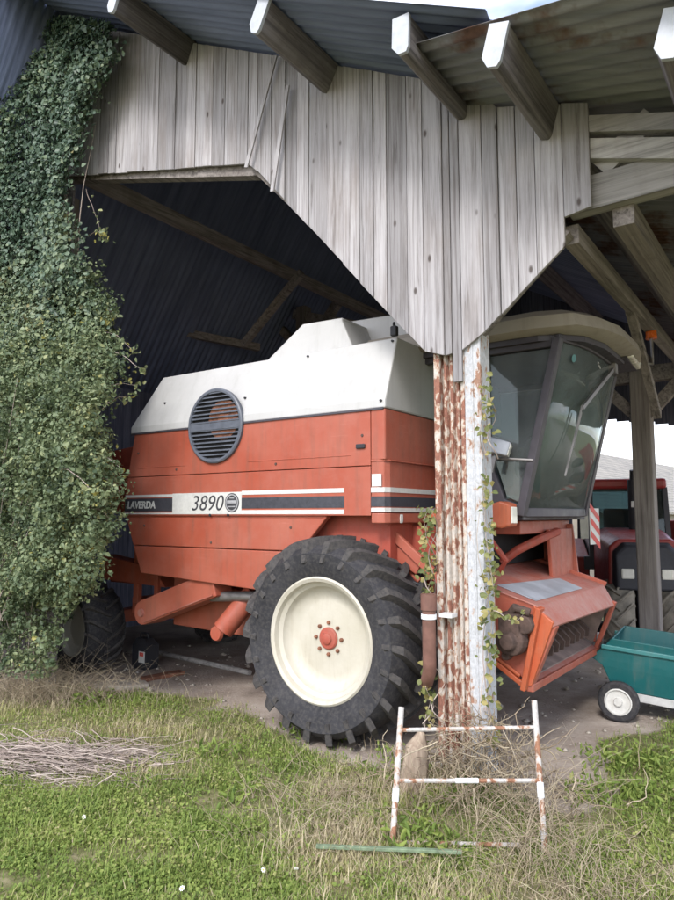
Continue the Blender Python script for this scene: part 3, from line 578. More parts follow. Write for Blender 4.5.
b = MB(); b.tube([(.98, .70, 2.14), (1.40, .76, 2.10)], .011, 8); b.bar((1.40, .76, 2.10), (1.40, .82, 2.10), .02, .02); b.bar((1.10, .70, 2.02), (1.13, .70, 2.14), .03, .03); arm = b.build('mirror_arm', 'steel', cab)
b = MB(); b.box(-.09, .09, -.05, .05, -.055, .055); mh = b.build('side_lamp', 'greymetal', cab, bevel=.012); mh.location = (1.155, .69, 2.205); mh.rotation_euler = (rad(-8), rad(18), rad(12))
b = MB(); b.box(.091, .095, -.045, .045, -.045, -.003); b.box(.091, .095, -.045, .045, .003, .045); b.build('lamp_lens', 'lamp', mh)
b = MB(); b.loft([[(1.05, .60, 1.66), (1.05, .80, 1.66), (1.05, .80, 1.76), (1.05, .60, 1.76)], [(1.20, .58, 1.60), (1.20, .78, 1.60), (1.20, .78, 1.80), (1.20, .58, 1.80)], [(1.27, .60, 1.62), (1.27, .76, 1.62), (1.27, .76, 1.78), (1.27, .60, 1.78)]]); b.box(.6, 1.05, .64, .74, 1.67, 1.72); hl = b.build('headlamp', 'orange_bright', CH, bevel=.015)
b = MB(); b.box(1.268, 1.276, .625, .74, 1.64, 1.76); b.build('lamp_lens', 'lamp', hl, bevel=.004)
wp = MB(); wp.box(-.008, .0, -.10, .10, -.16, .16); wpo = wp.build('warning_plate', 'decal_white', CH); wpo.location = (1.45, 2.22, 1.60); wpo.rotation_euler = (0, 0, rad(-8))
b = MB()
for k in range(-1, 2): b.add([(.002, y_, z_) for y_, z_ in ((-.10, k * .12 + .03), (-.10, k * .12 + .09), (.10, k * .12 - .03), (.10, k * .12 - .09))], [(0, 1, 2, 3)])
b.build('red_stripe', 'redstripe', wpo)

# ------------------------------------------------------------------ the barn (same axes as the harvester)
BN = thing('barn', 'open timber barn with weathered plank gable and corrugated roof over the harvester', 'barn', tuple(L2W(0, 0)), YAW)
WY = -.10
zr1 = lambda x: 4.35 + .54 * (1.79 - x)             # main roof underside
zr2 = lambda x: 4.46 - .31 * (x - 1.27)             # lean-to roof underside
low = [(-6.2, 6.06), (-2.97, 5.235), (-.65, 4.643), (1.021, 2.737), (1.296, 2.779), (1.923, 3.323), (1.9235, 3.50), (2.085, 3.531)]
def zlow(x): return float(np.interp(x, [p[0] for p in low], [p[1] for p in low]))
def ztop(x): return (zr1(x) if x < 1.5 else zr2(x)) - .03
b = MB(); x = -3.3; k = 0
while x < 2.08:
    w = random.choice((.11, .12, .125, .15, .165, .175)); x1 = min(x + w, 2.085)
    for stop in (1.168, 1.236, 1.923):
        if x < stop - .01 and x1 > stop - .05: x1 = stop; break
    if x >= 1.92: x1 = 2.085
    if x < .7 and x1 > .7: pass
    e = random.uniform(-.006, .006); g_ = .0025; y_ = WY + random.uniform(-.006, .006)
    zz = [zlow(x + g_ + (.002 if x > 1.9 else 0)) + e, zlow(x1 - g_) + e]
    if 1.168 < (x + x1) / 2 < 1.236: zz = [2.57, 2.57]
    tw = random.uniform(-.004, .004)
    xm = x + (x1 - x) * .5; b.cur = random.random()
    v = [(x + g_, y_ - tw, zz[0]), (x1 - g_, y_ + tw, zz[1]), (x1 - g_, y_ + tw, ztop(x1)), (x + g_, y_ - tw, ztop(x))]
    b.add(v + [(p[0], p[1] + .024, p[2]) for p in v], [(0, 1, 2, 3), (7, 6, 5, 4), (0, 4, 5, 1), (1, 5, 6, 2), (2, 6, 7, 3), (3, 7, 4, 0)])
    x = x1; k += 1
gab = b.build('gable_cladding', 'plank', BN, bevel=.003)
b = MB()                                             # cladding behind the ivy, and the inner gable beams the boards are nailed to
x = -5.7
while x < -3.3:
    b.cur = random.random(); ztp = 7.0 - max(0, -3.32 - x) * 1.5; b.box(x + .004, x + .17, WY + .03, WY + .054, 0, min(ztp, 5.2)); x += .178
b.build('side_cladding', 'purlinwood', BN)
b = MB(); b.bar((-3.9, WY + .10, zlow(-3.9) + .06), (-.55, WY + .10, zlow(-.55) + .07), .10, .14, .3); b.build('lintel_beam', 'oldbeam', BN)
b = MB(); b.bar((-.60, WY + .09, 4.62), (1.10, WY + .09, 2.86), .10, .12, .6); b.bar((1.24, WY + .09, 2.86), (1.90, WY + .09, 3.46), .10, .12, .7); b.build('brace', 'oldbeam', BN)
b = MB()
for (pa, pb) in (((275, 55), (247, 168)), ((287, 85), (273, 192))):
    p, q = S(*pa, -.16), S(*pb, -.16); l = MB(); l.cur = random.random(); l.bar((p[0], -.15, p[1]), (q[0], -.17, q[1]), .035, .014, upv=(0, 1, 0)); l.build('loose_lath', 'plank', BN)
# purlins with tin caps
PUR = [(-1.455, 5.965, 25), (.155, 5.085, 27), (1.256, 4.466, 2), (1.835, 4.135, 15), (2.655, 3.845, 16)]
for j, (x, z, tilt) in enumerate(PUR):
    a = rad(tilt); ux, uz = math.cos(a), -math.sin(a); vx, vz = math.sin(a), math.cos(a); w, h = .053, .112
    oc = [(-w, -h * .55), (-w * .2, -h), (w * .75, -h), (w, -h * .75), (w, h), (-w, h)]
    pts = [(x + p * ux + q * vx, z + p * uz + q * vz) for p, q in oc]
    yend = -.9 - (.0 if j < 3 else .04)
    m = MB(); m.cur = .13 * j; m.prism(pts, yend, 8.0); po = m.build('purlin', 'purlinwood', BN, bevel=.008)
    m = MB(); m.prism([(x + (px - x) * 1.03, z + (pz - z) * 1.03) for px, pz in pts], yend - .012, yend + .012); m.build('end_cap', 'tin', po)
# corrugated sheets
def sheet(name, mat, xa, za, xb, zb_, ya, yb_, skew=0.0, pitch=.095, amp=.010, parent=BN, nsub=2):
    m = MB(); n_ = int((yb_ - ya) / pitch * 8); rows = []
    for i in range(n_ + 1):
        y = ya + (yb_ - ya) * i / n_; o_ = amp * math.sin(2 * PI * (y - ya) / pitch); rows.append((y, o_))
    vs = []
    for s_ in range(nsub + 1):
        u = s_ / nsub
        for y, o_ in rows: vs.append((xa + (xb - xa) * u, y + skew * u * max(0, 1 - (y - ya) / 3), za + (zb_ - za) * u + o_))
    fs = [(s_ * (n_ + 1) + i, s_ * (n_ + 1) + i + 1, (s_ + 1) * (n_ + 1) + i + 1, (s_ + 1) * (n_ + 1) + i) for s_ in range(nsub) for i in range(n_)]
    m.add(vs, fs); o = m.build(name, mat, parent, smooth=False); o.data.shade_smooth()
    so = o.modifiers.new('thick', 'SOLIDIFY'); so.thickness = .003; return o
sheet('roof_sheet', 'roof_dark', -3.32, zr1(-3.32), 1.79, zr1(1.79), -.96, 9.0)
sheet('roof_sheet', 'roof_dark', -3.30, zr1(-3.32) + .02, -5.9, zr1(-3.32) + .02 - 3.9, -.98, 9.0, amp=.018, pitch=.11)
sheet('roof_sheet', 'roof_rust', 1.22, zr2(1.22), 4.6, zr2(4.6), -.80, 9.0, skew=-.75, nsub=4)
# columns and posts
H_ = 2.83
b = MB(); b.box(1.01, 1.055, WY + .04, WY + .20, -.1, H_); b.box(1.205, 1.235, WY + .04, WY + .20, -.1, H_); b.box(1.055, 1.205, WY + .09, WY + .105, -.1, H_)
for xx in (1.085, 1.13, 1.175): b.loft([[(xx - .018, WY + .09, z_), (xx - .008, WY + .06, z_), (xx + .008, WY + .06, z_), (xx + .018, WY + .09, z_)] for z_ in (-.1, H_)])
cl = b.build('steel_column', 'column_rust', BN, bevel=.006)
b = MB(); b.box(1.237, 1.348, WY + .035, WY + .20, -.1, 2.9); b.box(1.285, 1.30, WY + .027, WY + .04, -.1, 2.85); b.build('column_casing', 'column_pale', cl, bevel=.008)
b = MB(); b.tube([(1.025, WY - .10, 1.19), (1.025, WY - .10, .78), (1.02, WY - .09, .72), (.985, WY - .05, .66), (.95, WY + .0, .62)], .043, 14); b.tube([(1.025, WY - .10, 1.20), (1.025, WY - .10, 1.10)], .052, 14); dp = b.build('drain_pipe', 'pipe', BN, smooth=True)
b = MB(); b.tube([(1.025, WY - .10, 1.045), (1.025, WY - .10, 1.075)], .050, 14); b.box(1.06, 1.15, WY - .03, WY + .055, 1.05, 1.072); b.build('pipe_strap', 'tape', dp)
def timber_post(x, y, w, top, br=True):
    m = MB(); m.cur = random.random(); m.box(x - w / 2, x + w / 2, y - w / 2, y + w / 2, -.6, top); o = m.build('timber_post', 'post', BN, bevel=.012)
    if br:
        m = MB()
        for dx, dy in ((-.75, 0), (.75, 0), (0, .75)): m.bar((x, y, top - .85), (x + dx, y + dy, top - .05), .12, .14)
        m.build('brace', 'oldbeam', BN)
timber_post(1.33, 5.2, .235, 3.75); timber_post(-3.9, .3, .2, 5.4, False); timber_post(-4.2, 5.2, .2, 5.4)
b = MB(); b.bar((-5, 5.2, 3.52), (5, 5.2, 3.50), .16, .20, .2); b.build('tie_beam', 'oldbeam', BN)
b = MB(); b.bar((-4.4, 5.2, 5.3), (1.3, 5.2, 3.5), .12, .16, .4); b.build('rafter', 'oldbeam', BN)
b = MB(); b.bar((1.93, .02, 3.64), (4.6, .02, 3.70), .10, .21, .7); b.build('tie_beam', 'greybeam', BN)
b = MB(); b.bar((1.9, WY + .05, zr2(1.9) - .16), (4.6, WY + .05, zr2(4.6) - .16), .07, .10, .3); b.bar((1.9, WY + .06, zr2(1.9) - .31), (4.6, WY + .06, zr2(4.6) - .33), .07, .12, .8); b.build('rafter', 'greybeam', BN)
b = MB(); b.bar((2.12, .02, 3.78), (2.42, .02, 4.02), .08, .13, .9); b.build('strut', 'greybeam', BN)
for p, q, w in (((1.92, .05, 3.44), (1.86, 6.0, 3.55), .09), ((2.23, .05, 3.50), (2.23, 8, 3.55), .12)):
    m = MB(); m.cur = random.random(); m.bar(p, q, w, w + .03); m.build('wall_plate', 'oldbeam', BN)
b = MB(); b.bar((1.88, 1.9, 3.46), (1.78, 3.6, 2.75), .07, .09); b.build('strut', 'oldbeam', BN)
p = S(100, 185, .3); q = S(330, 290, 4.2); b = MB(); b.bar((p[0], .1, p[1] + .02), (q[0], 8, q[1] - .1), .11, .15, .35); b.build('wall_plate', 'oldbeam', BN)
p = S(150, 318, 2.4); b = MB(); b.bar((p[0] - 1.2, .6, p[1] + .1), (p[0] + .4, 4.4, p[1] - .1), .10, .12, .5); b.build('tie_beam', 'oldbeam', BN)
p, q = S(302, 272, 3.2), S(243, 345, 3.2); b = MB(); b.bar((p[0], 3.2, p[1]), (q[0], 3.2, q[1]), .08, .10, .45); b.build('brace', 'oldbeam', BN)
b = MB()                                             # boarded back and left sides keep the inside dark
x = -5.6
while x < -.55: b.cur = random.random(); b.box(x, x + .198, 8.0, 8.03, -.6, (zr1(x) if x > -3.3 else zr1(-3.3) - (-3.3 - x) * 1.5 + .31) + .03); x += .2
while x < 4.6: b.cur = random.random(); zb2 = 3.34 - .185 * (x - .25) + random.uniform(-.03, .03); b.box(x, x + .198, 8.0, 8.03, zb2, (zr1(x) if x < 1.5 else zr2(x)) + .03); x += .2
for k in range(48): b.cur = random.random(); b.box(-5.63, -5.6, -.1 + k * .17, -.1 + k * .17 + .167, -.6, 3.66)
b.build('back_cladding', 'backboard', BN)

# ------------------------------------------------------------------ ivy, bush, vine
IX = [S(*p, -.15) for p in ((160, 14), (128, 40), (122, 90), (104, 130), (95, 165), (88, 200), (95, 250), (105, 290), (124, 320), (120, 380), (100, 430))]
izs = [p[1] for p in IX][::-1]; ixs = [p[0] for p in IX][::-1]
def ivy_cloud(n):
    x = RNG.uniform(-6.6, -1.9, n); z = RNG.uniform(1.5, 7.7, n)
    edge = np.interp(z, izs, ixs) + (fbm(z * 2.3, x * 0 + 3.3) - .5) * .5 + RNG.exponential(.05, n) - .05
    roof = np.minimum(4.35 + .54 * (1.79 - x), 7.10 - np.maximum(0, -3.42 - x) * 1.5) - .08
    keep = (x < edge) & (z < roof) & (fbm(x * 3.1, z * 3.1) > .22); x, z = x[keep], z[keep]
    bul = .10 + .42 * fbm(x * 1.5 + 9, z * 1.5) * smooth(7.5, 5.5, z) + .1
    y = WY - .02 - bul * RNG.uniform(.25, 1.0, len(x)) ** .6
    nn = np.stack([RNG.normal(0, .5, len(x)), -np.ones(len(x)), RNG.normal(.35, .5, len(x))], 1)
    return np.stack([x, y, z], 1), nn
IV = thing('ivy', 'dark green climbing ivy covering the left end of the barn gable', 'ivy', tuple(L2W(-4.5, -.25)), YAW)
off = np.array([-4.5, -.25, 0])
P, Nn = ivy_cloud(125000); rn = np.clip(.15 + .6 * fbm(P[:, 0] * 2.2, P[:, 2] * 2.2) + RNG.normal(0, .16, len(P)), 0, 1)
rn = np.clip(rn + .22 * smooth(5.2, 3.6, P[:, 2]), 0, 1); leaves('leaves', P - off, Nn, RNG.gamma(6, .0062, len(P)).clip(.016, .07), rn, 'ivy', IV, .95)
ps = []; 
for k in range(70):
    x0 = RNG.uniform(-6, -2.8); z0 = RNG.uniform(.0, 4.0); t = np.linspace(0, 1, 8); ps.append(np.stack([x0 + np.cumsum(RNG.normal(0, .05, 8)) + .0 * t, WY - .06 + 0 * t - .12 * np.sin(3 * t), z0 + t * RNG.uniform(.8, 2.6)], 1))
strands('stem', np.array(ps) - off, RNG.uniform(.008, .02, 70), RNG.random(70), 'twig', IV)

BU = thing('bush', 'bushy grey green leafy shrub growing against the barn beside the rear wheel', 'bush', tuple(L2W(-3.7, -.55)), YAW)
offb = np.array([-3.7, -.55, 0])
edge_px = [(285, 108), (320, 124), (350, 132), (372, 126), (410, 106), (440, 112), (468, 122), (500, 119), (530, 114), (560, 108), (590, 94), (620, 76), (680, 70)]
cl_P = []; cl_N = []; cl_S = []; cl_R = []
for k in range(1850):
    py = RNG.uniform(270, 672); xr = np.interp(py, [e[0] for e in edge_px], [e[1] for e in edge_px]); px = RNG.uniform(-60, xr - 12)
    near = smooth(270, 420, py)
    if py > 600 and RNG.random() < .12: continue
    px += (fbm(py * .045, 3.0) - .5) * 26
    yy = -RNG.uniform(.1, .35 + .65 * near) if py < 590 else -RNG.uniform(-.12, .8)
    cx, cz = S(px, py, yy); rr = RNG.uniform(.05, .21) * (1 if py < 590 else .7); nl = int(RNG.uniform(46, 100) * (1 if py < 600 else .55))
    dd = RNG.normal(size=(nl, 3)); dd /= np.linalg.norm(dd, axis=1, keepdims=True); rad_ = rr * RNG.uniform(.5, 1.05, (nl, 1))
    pts = np.array([cx, yy, max(cz, .05)]) + dd * rad_ * np.array([1, 1, .85]); pts[:, 2] = np.maximum(pts[:, 2], .01)
    cl_P.append(pts); nn = dd * .8 + RNG.normal(0, .5, (nl, 3)) + np.array([0, -.35, .45]); cl_N.append(nn)
    cl_S.append(RNG.gamma(6, .0049, nl).clip(.012, .055)); tone = RNG.normal(.47, .15); cl_R.append(np.clip(tone + RNG.normal(0, .13, nl) + (RNG.random(nl) > .99) * .4, 0, 1))
P = np.concatenate(cl_P); Nn = np.concatenate(cl_N)
leaves('leaves', P - offb, Nn, np.concatenate(cl_S), np.concatenate(cl_R), 'bush', BU, .7)
ps = []; tipP = []
for (ax, ay, bx, by, yy) in ((95, 330, 140, 352, -.3), (92, 345, 150, 372, -.35), (88, 395, 146, 386, -.3), (100, 412, 138, 398, -.4), (90, 300, 120, 318, -.2), (85, 450, 128, 470, -.5), (80, 510, 122, 520, -.5), (60, 470, 100, 490, -.95), (70, 560, 98, 585, -.5), (90, 235, 112, 240, -.25), (85, 190, 108, 240, -.2), (95, 480, 128, 492, -.4)):
    a = S(ax, ay, yy); c_ = S(bx, by, yy); t = np.linspace(0, 1, 8).reshape(-1, 1)
    A0 = np.array([a[0], yy, a[1]]); B0 = np.array([c_[0], yy - .08, c_[1]]); pth = A0 + (B0 - A0) * t + np.array([0, 0, .05]) * np.sin(PI * t) + RNG.normal(0, .006, (8, 3)); ps.append(pth)
    for s_ in np.linspace(.35, 1, 9): tipP.append(A0 + (B0 - A0) * s_ + RNG.normal(0, .035, 3) + np.array([0, 0, .05 * math.sin(PI * s_)]))
    for _ in range(10): tipP.append(B0 + RNG.normal(0, .03, 3))
for k in range(190):
    yy = -RNG.uniform(.4, 1.0); x0 = RNG.uniform(-5.2, -2.9); z0 = RNG.uniform(0, 2.2); t = np.linspace(0, 1, 8); ps.append(np.stack([x0 + t * RNG.normal(0, .25), yy + t * RNG.normal(0, .12), z0 + t * RNG.uniform(.3, .9)], 1))
strands('stem', np.array(ps) - offb, RNG.uniform(.004, .009, len(ps)), RNG.uniform(.2, .9, len(ps)), 'twig', BU)
tipP = np.array(tipP); leaves('young_leaves', tipP - offb, RNG.normal(size=tipP.shape) + np.array([0, -.5, .5]), RNG.uniform(.03, .06, len(tipP)), np.clip(RNG.normal(.8, .2, len(tipP)), 0, 1), 'bush', BU, .6)

VI = thing('vine', 'thin yellow leaved vine climbing both sides of the rusty steel column', 'vine', tuple(L2W(1.2, -.15)), YAW)
offv = np.array([1.2, -.15, 0]); P = []; ps = []
for side_, z0, z1, dens in ((1.39, .3, 1.95, 210), (1.01, 1.15, 1.75, 120), (1.40, 2.05, 2.45, 26), (1.0, .35, .75, 60)):
    t = np.linspace(0, 1, 14)
    for _ in range(3): ps.append(np.stack([side_ + RNG.normal(0, .02) + .025 * np.sin(t * RNG.uniform(8, 14) + RNG.uniform(0, 6)), -.12 + .05 * np.sin(t * 9 + RNG.uniform(0, 6)), z0 + (z1 - z0) * t], 1))
    for _ in range(dens): P.append((side_ + RNG.normal(0, .022) + (.022 if side_ > 1.2 else -.025), -.13 + RNG.normal(0, .05), z0 + (z1 - z0) * RNG.random() ** .8))
for _ in range(26): P.append((1.43 + RNG.normal(0, .03), -.16 + RNG.normal(0, .03), 2.42 + RNG.normal(0, .06)))
for u in np.linspace(0, 1, 26): P.append((1.38 + .27 * u + RNG.normal(0, .015), -.2 + RNG.normal(0, .02), 1.06 + .10 * u + .05 * math.sin(u * 6) + RNG.normal(0, .015)))
t = np.linspace(0, 1, 14); ps.append(np.stack([1.38 + .27 * t, -.2 + 0 * t, 1.05 + .1 * t + .05 * np.sin(t * 6)], 1))
P = np.array(P); 
for k in range(0, len(ps), 3): q = np.array(ps[k:k + 3]); strands('stem', q - offv, np.full(len(q), .005), RNG.random(len(q)), 'twig', VI)
leaves('leaves', P - offv, RNG.normal(0, .7, P.shape) + np.array([.1, -1, .4]), RNG.uniform(.022, .048, len(P)), RNG.random(len(P)), 'vine', VI, .8)

# dry creeper heaped round the foot of the column
ps = []; wd = []
for k in range(430):
    a = RNG.uniform(0, 2 * PI); r0 = abs(RNG.normal(0, .34)); x0 = BASE.x + .04 + math.cos(a) * r0 * 1.25; y0_ = BASE.y - .22 + math.sin(a) * r0 * .7
    hmax = .46 * math.exp(-(r0 / .40) ** 2) + .06; z0 = RNG.uniform(0, hmax); m = 10; st_ = RNG.normal(0, 1, 3); st_[2] *= .7; st_ /= np.linalg.norm(st_); pts = [np.array([x0, y0_, z0])]
    for q in range(m - 1):
        st_ = st_ + RNG.normal(0, .30, 3); st_ /= np.linalg.norm(st_); nx_ = pts[-1] + st_ * RNG.uniform(.02, .05)
        nx_[2] = min(max(nx_[2], .02), .58); pts.append(nx_)
    ps.append(np.array(pts)); wd.append(RNG.uniform(.0022, .006))
tg = strands('creeper_tangle', np.array(ps), wd, np.clip(RNG.normal(.5, .25, len(ps)), 0, 1), 'straw')
tag(tg, 'tangled dry creeper stems heaped round the foot of the rusty column', 'creeper', kind='stuff')
b = MB(); b.tube([(-.03, 0, -.1), (.0, .01, .12), (.02, .02, .27), (.05, .03, .36)], [.11, .085, .07, .02], 9, .4); sp = b.build('tree_stump', 'stumpwood', None, smooth=True); sp.location = G(412, 800) + Vector((.02, .02, .02)); tag(sp, 'short grey brown stump among dry creeper left of the column foot', 'stump')

# ------------------------------------------------------------------ rusty frame and the green bar
def H(px, py, z=0): p_ = G(px, py, z); return p_
FL0, FR0 = G(392, 852), G(545, 852); back = Vector((0, .30, 0))
hz = .64
FL1, FR1 = G(392, 852) + Vector((.078, .26, hz)), G(545, 852) + Vector((.040, .26, hz + .035))
FR = thing('pipe_rack', 'rusty tubular metal rack with white tape bands leaning before the rusty column', 'rack', tuple((FL0 + FR0) / 2))
c0 = (FL0 + FR0) / 2
for a, bb in ((FL0, FL1), (FR0, FR1)): m = MB(); m.tube([a - c0 - (bb - a).normalized() * .04, bb - c0], .016, 10); m.build('upright', 'frame_paint', FR, smooth=True)
for t, e in ((.83, .0), (.47, .0), (.06, -.16)):
    p = FL0 + (FL1 - FL0) * t; q = FR0 + (FR1 - FR0) * (t - .02); q = p + (q - p) * (1 + e); m = MB(); m.tube([p - c0, q - c0], .011, 8); m.build('crossbar', 'frame_paint', FR, smooth=True)
def band(a, bb, t0, t1, r_):
    m = MB(); m.tube([a + (bb - a) * t0 - c0, a + (bb - a) * t1 - c0], r_, 10); m.build('tape_band', 'tape', FR, smooth=True)
band(FL0, FL1, .33, .42, .0185); band(FR0, FR1, .34, .44, .0185); p = FL0 + (FL1 - FL0) * .47; q = FR0 + (FR1 - FR0) * .45; band(p, q, .41, .57, .0135)
pa, pb = G(316, 846, .075), G(462, 852, .075); GB = MB(); mid = (pa + pb) / 2; GB.bar(pa - mid, pb - mid, .025, .016, upv=(0, 0, 1)); o = GB.build('metal_bar', 'greenbar', None, bevel=.003); o.location = mid; tag(o, 'faded green metal bar lying in the grass below the rusty rack', 'metal bar')

# ------------------------------------------------------------------ tipping cart
yawc = rad(-30); d5 = G(616, 719.5); CT = thing('tipping_cart', 'teal plastic tipping cart with grey wheel on the bare soil at the right', 'cart', tuple(d5), yawc)
CT.rotation_euler = (0, rad(4.5), yawc)
t = MB(); Wc = .78
def ringc(x0, x1, z, g): return [(x0, g, z), (x1, g, z), (x1, Wc - g, z), (x0, Wc - g, z)]
yo = .0
def tub(prof): return [[(x0, yo + g, z), (x1, yo + g, z), (x1, yo + Wc - g, z), (x0, yo + Wc - g, z)] for x0, x1, z, g in prof]
t.loft(tub([(-.04, 1.15, .235, .05), (-.13, 1.2, .42, .02), (-.225, 1.22, .475, .015), (-.12, 1.24, .585, .01), (-.06, 1.26, .66, .0), (-.045, 1.24, .66, .015), (-.10, 1.2, .56, .03), (.0, 1.12, .26, .07)]), caps=True)
tb = t.build('tub', 'teal', CT, bevel=.008)
m = MB(); m.box(-.14, 1.26, -.012, .012, .565, .60); m.box(-.14, 1.26, Wc - .012, Wc + .012, .565, .60); m.build('tub_rim', 'tealrim', tb, bevel=.006)
m = MB(); m.box(.0, 1.3, .06, .12, .165, .232); m.box(.0, 1.3, Wc - .12, Wc - .06, .165, .232); m.box(1.25, 2.1, Wc / 2 - .04, Wc / 2 + .04, .12, .19); m.tube([(.02, -.04, .165), (.02, Wc + .04, .165)], .018, 8); m.build('frame', 'galv', CT, bevel=.004)
def cart_wheel(y, nm):
    e = part_empty(nm, CT, (.02, y, .165)); q = MB()
    q.lathe([(.105, -.02), (.112, -.035), (.145, -.036), (.160, -.025), (.166, 0), (.160, .025), (.145, .036), (.112, .035), (.105, .02)], (0, 0, 0), 36); q.build('tyre', 'tyre', e, smooth=True)
    q = MB(); q.lathe([(.108, .0), (.108, -.032), (.098, -.036), (.092, -.02), (.05, -.012), (.035, -.016), (.03, -.04), (0, -.04)], (0, 0, 0), 32); q.build('rim', 'decal_white', e, smooth=True); return e
w1 = cart_wheel(-.05, 'wheel'); copy_part(w1, CT, (.02, Wc + .05, .165), (0, 0, PI))

# ------------------------------------------------------------------ red tractor beyond the barn
gz_t = -.53
TR = thing('tractor', 'dark red tractor with black nose and muddy front wheels standing behind the post', 'tractor', (4.56, 10.1, gz_t), rad(-106))
# local x forward, y left of tractor
b = MB(); b.loft([[(.0, -.52, 1.18), (.0, .52, 1.18), (.0, .50, 1.76), (.0, .36, 1.88), (.0, -.36, 1.88), (.0, -.50, 1.76)], [(-1.6, -.60, 1.05), (-1.6, .60, 1.05), (-1.6, .58, 1.92), (-1.6, .42, 2.02), (-1.6, -.42, 2.02), (-1.6, -.58, 1.92)]]); b.build('hood', 'tractor_red', TR, bevel=.03)
b = MB(); b.loft([[(.002, -.48, 1.12), (.002, .48, 1.12), (.002, .46, 1.70), (.002, .32, 1.84), (.002, -.32, 1.84), (.002, -.46, 1.70)], [(.20, -.42, 1.14), (.20, .42, 1.14), (.14, .42, 1.64), (.10, .28, 1.78), (.10, -.28, 1.78), (.14, -.42, 1.64)]]); nosep = b.build('nose_grille', 'tractor_black', TR, bevel=.03)
for s_ in (-1, 1): m = MB(); m.box(.15, .19, s_ * .27 - .09, s_ * .27 + .09, 1.30, 1.45); m.build('headlight', 'lamp', TR, bevel=.03)
b = MB(); b.box(-.9, .05, -.14, .14, .55, 1.2); b.box(-3.3, -.9, -.4, .4, .55, 1.3); b.box(-.45, -.25, -.7, .7, .45, .6); b.build('chassis', 'tractor_black', TR, bevel=.02)
b = MB(); b.prismz([(-1.62, -.62), (-3.1, -.75), (-3.1, .75), (-1.62, .62)], 2.68, 2.86); b.build('cab_roof', 'tractor_red', TR, bevel=.05)
b = MB()
for x_, y_, x2, y2 in ((-1.6, .62, -1.75, .6), (-1.6, -.62, -1.75, -.6), (-3.0, .72, -3.0, .7), (-3.0, -.72, -3.0, -.7)): b.bar((x_, y_, 1.5), (x2, y2, 2.70), .08, .08)
b.box(-3.1, -1.55, -.74, .74, 1.30, 1.52); b.build('cab_frame', 'tractor_black', TR)
b = MB(); pane(b, [(-1.6, -.6, 1.52), (-1.6, .6, 1.52), (-1.74, .6, 2.68), (-1.74, -.6, 2.68)]); b.build('windscreen', 'tinted', TR)
b = MB(); pane(b, [(-1.6, -.63, 1.52), (-3.0, -.73, 1.52), (-3.0, -.73, 2.68), (-1.74, -.63, 2.68)]); b.build('side_window', 'tinted', TR); b = MB(); pane(b, [(-1.6, .63, 1.52), (-3.0, .73, 1.52), (-3.0, .73, 2.68), (-1.74, .63, 2.68)]); b.build('side_window', 'tinted', TR)
b = MB(); b.box(-2.7, -2.2, -.3, .3, 1.5, 1.75); b.box(-2.8, -2.65, -.3, .3, 1.7, 2.35); b.build('driver_seat', 'seat', TR, bevel=.03)
b = MB(); b.tube([(-1.35, .05, 1.95), (-1.35, .05, 2.82)], .085, 12); b.tube([(-1.35, .05, 2.8), (-1.3, .05, 2.98)], .05, 10); ex = b.build('exhaust_stack', 'dark', TR, smooth=True)
b = MB(); b.box(-1.262, -1.255, .0, .1, 2.36, 2.46); b.build('tag', 'decal_white', ex)
for s_ in (-1, 1): m = MB(); m.loft([[(-3.3, s_ * 1.0 - .3, 1.2), (-3.3, s_ * 1.0 + .3, 1.2), (-3.2, s_ * 1.0 + .3, 1.72), (-3.2, s_ * 1.0 - .3, 1.72)], [(-2.4, s_ * 1.0 - .3, 1.68), (-2.4, s_ * 1.0 + .3, 1.68), (-2.4, s_ * 1.0 + .3, 1.80), (-2.4, s_ * 1.0 - .3, 1.80)], [(-1.75, s_ * .95 - .3, 1.05), (-1.75, s_ * .95 + .3, 1.05), (-1.68, s_ * .95 + .3, 1.5), (-1.68, s_ * .95 - .3, 1.5)]]); m.build('fender', 'tractor_red', TR, bevel=.02)
def ttyre(nm, loc, R, w, rot, lug):
    e = part_empty(nm, TR, loc, (0, 0, rot)); tyre_mesh(R, w, R * .52, lug, .045, .38).build('tyre', 'mudtyre', e, smooth=True); rim_mesh(R * .52, w, .1).build('rim', 'tractor_red', e, smooth=True); return e
fwt = ttyre('front_wheel', (-.15, -.36, .64), .64, .36, rad(-8), 16); copy_part(fwt, TR, (-.15, .40, .64), (0, 0, PI - rad(8)))
rwt = ttyre('rear_wheel', (-2.6, -1.0, .85), .85, .5, 0, 18); copy_part(rwt, TR, (-2.6, 1.0, .85), (0, 0, PI))

TL = thing('farm_trailer', 'dark red farm trailer standing behind the tractor at the right edge', 'trailer', (6.9, 12.6, -.55), rad(12))
b = MB(); b.box(-.9, 2.6, -.9, .9, .98, 1.02); b.box(-.9, 2.6, -.9, -.86, 1.0, 2.15); b.box(-.9, 2.6, .86, .9, 1.0, 2.15); b.box(-.9, -.86, -.9, .9, 1.0, 2.15); b.box(2.56, 2.6, -.9, .9, 1.0, 2.15)
for k in range(6): b.box(-.86 + k * .68, -.78 + k * .68, -.94, -.9, .98, 2.15)
b.build('box_body', 'tractor_red', TL, bevel=.01)
b = MB(); b.box(-.75, -.2, -.945, -.941, 1.9, 1.98); b.build('pale_strip', 'decal_white', TL)
b = MB(); b.box(-.8, 2.5, -.5, .5, .82, .97); b.bar((-.9, 0, .85), (-2.2, 0, .6), .12, .12); b.build('chassis', 'tractor_black', TL)
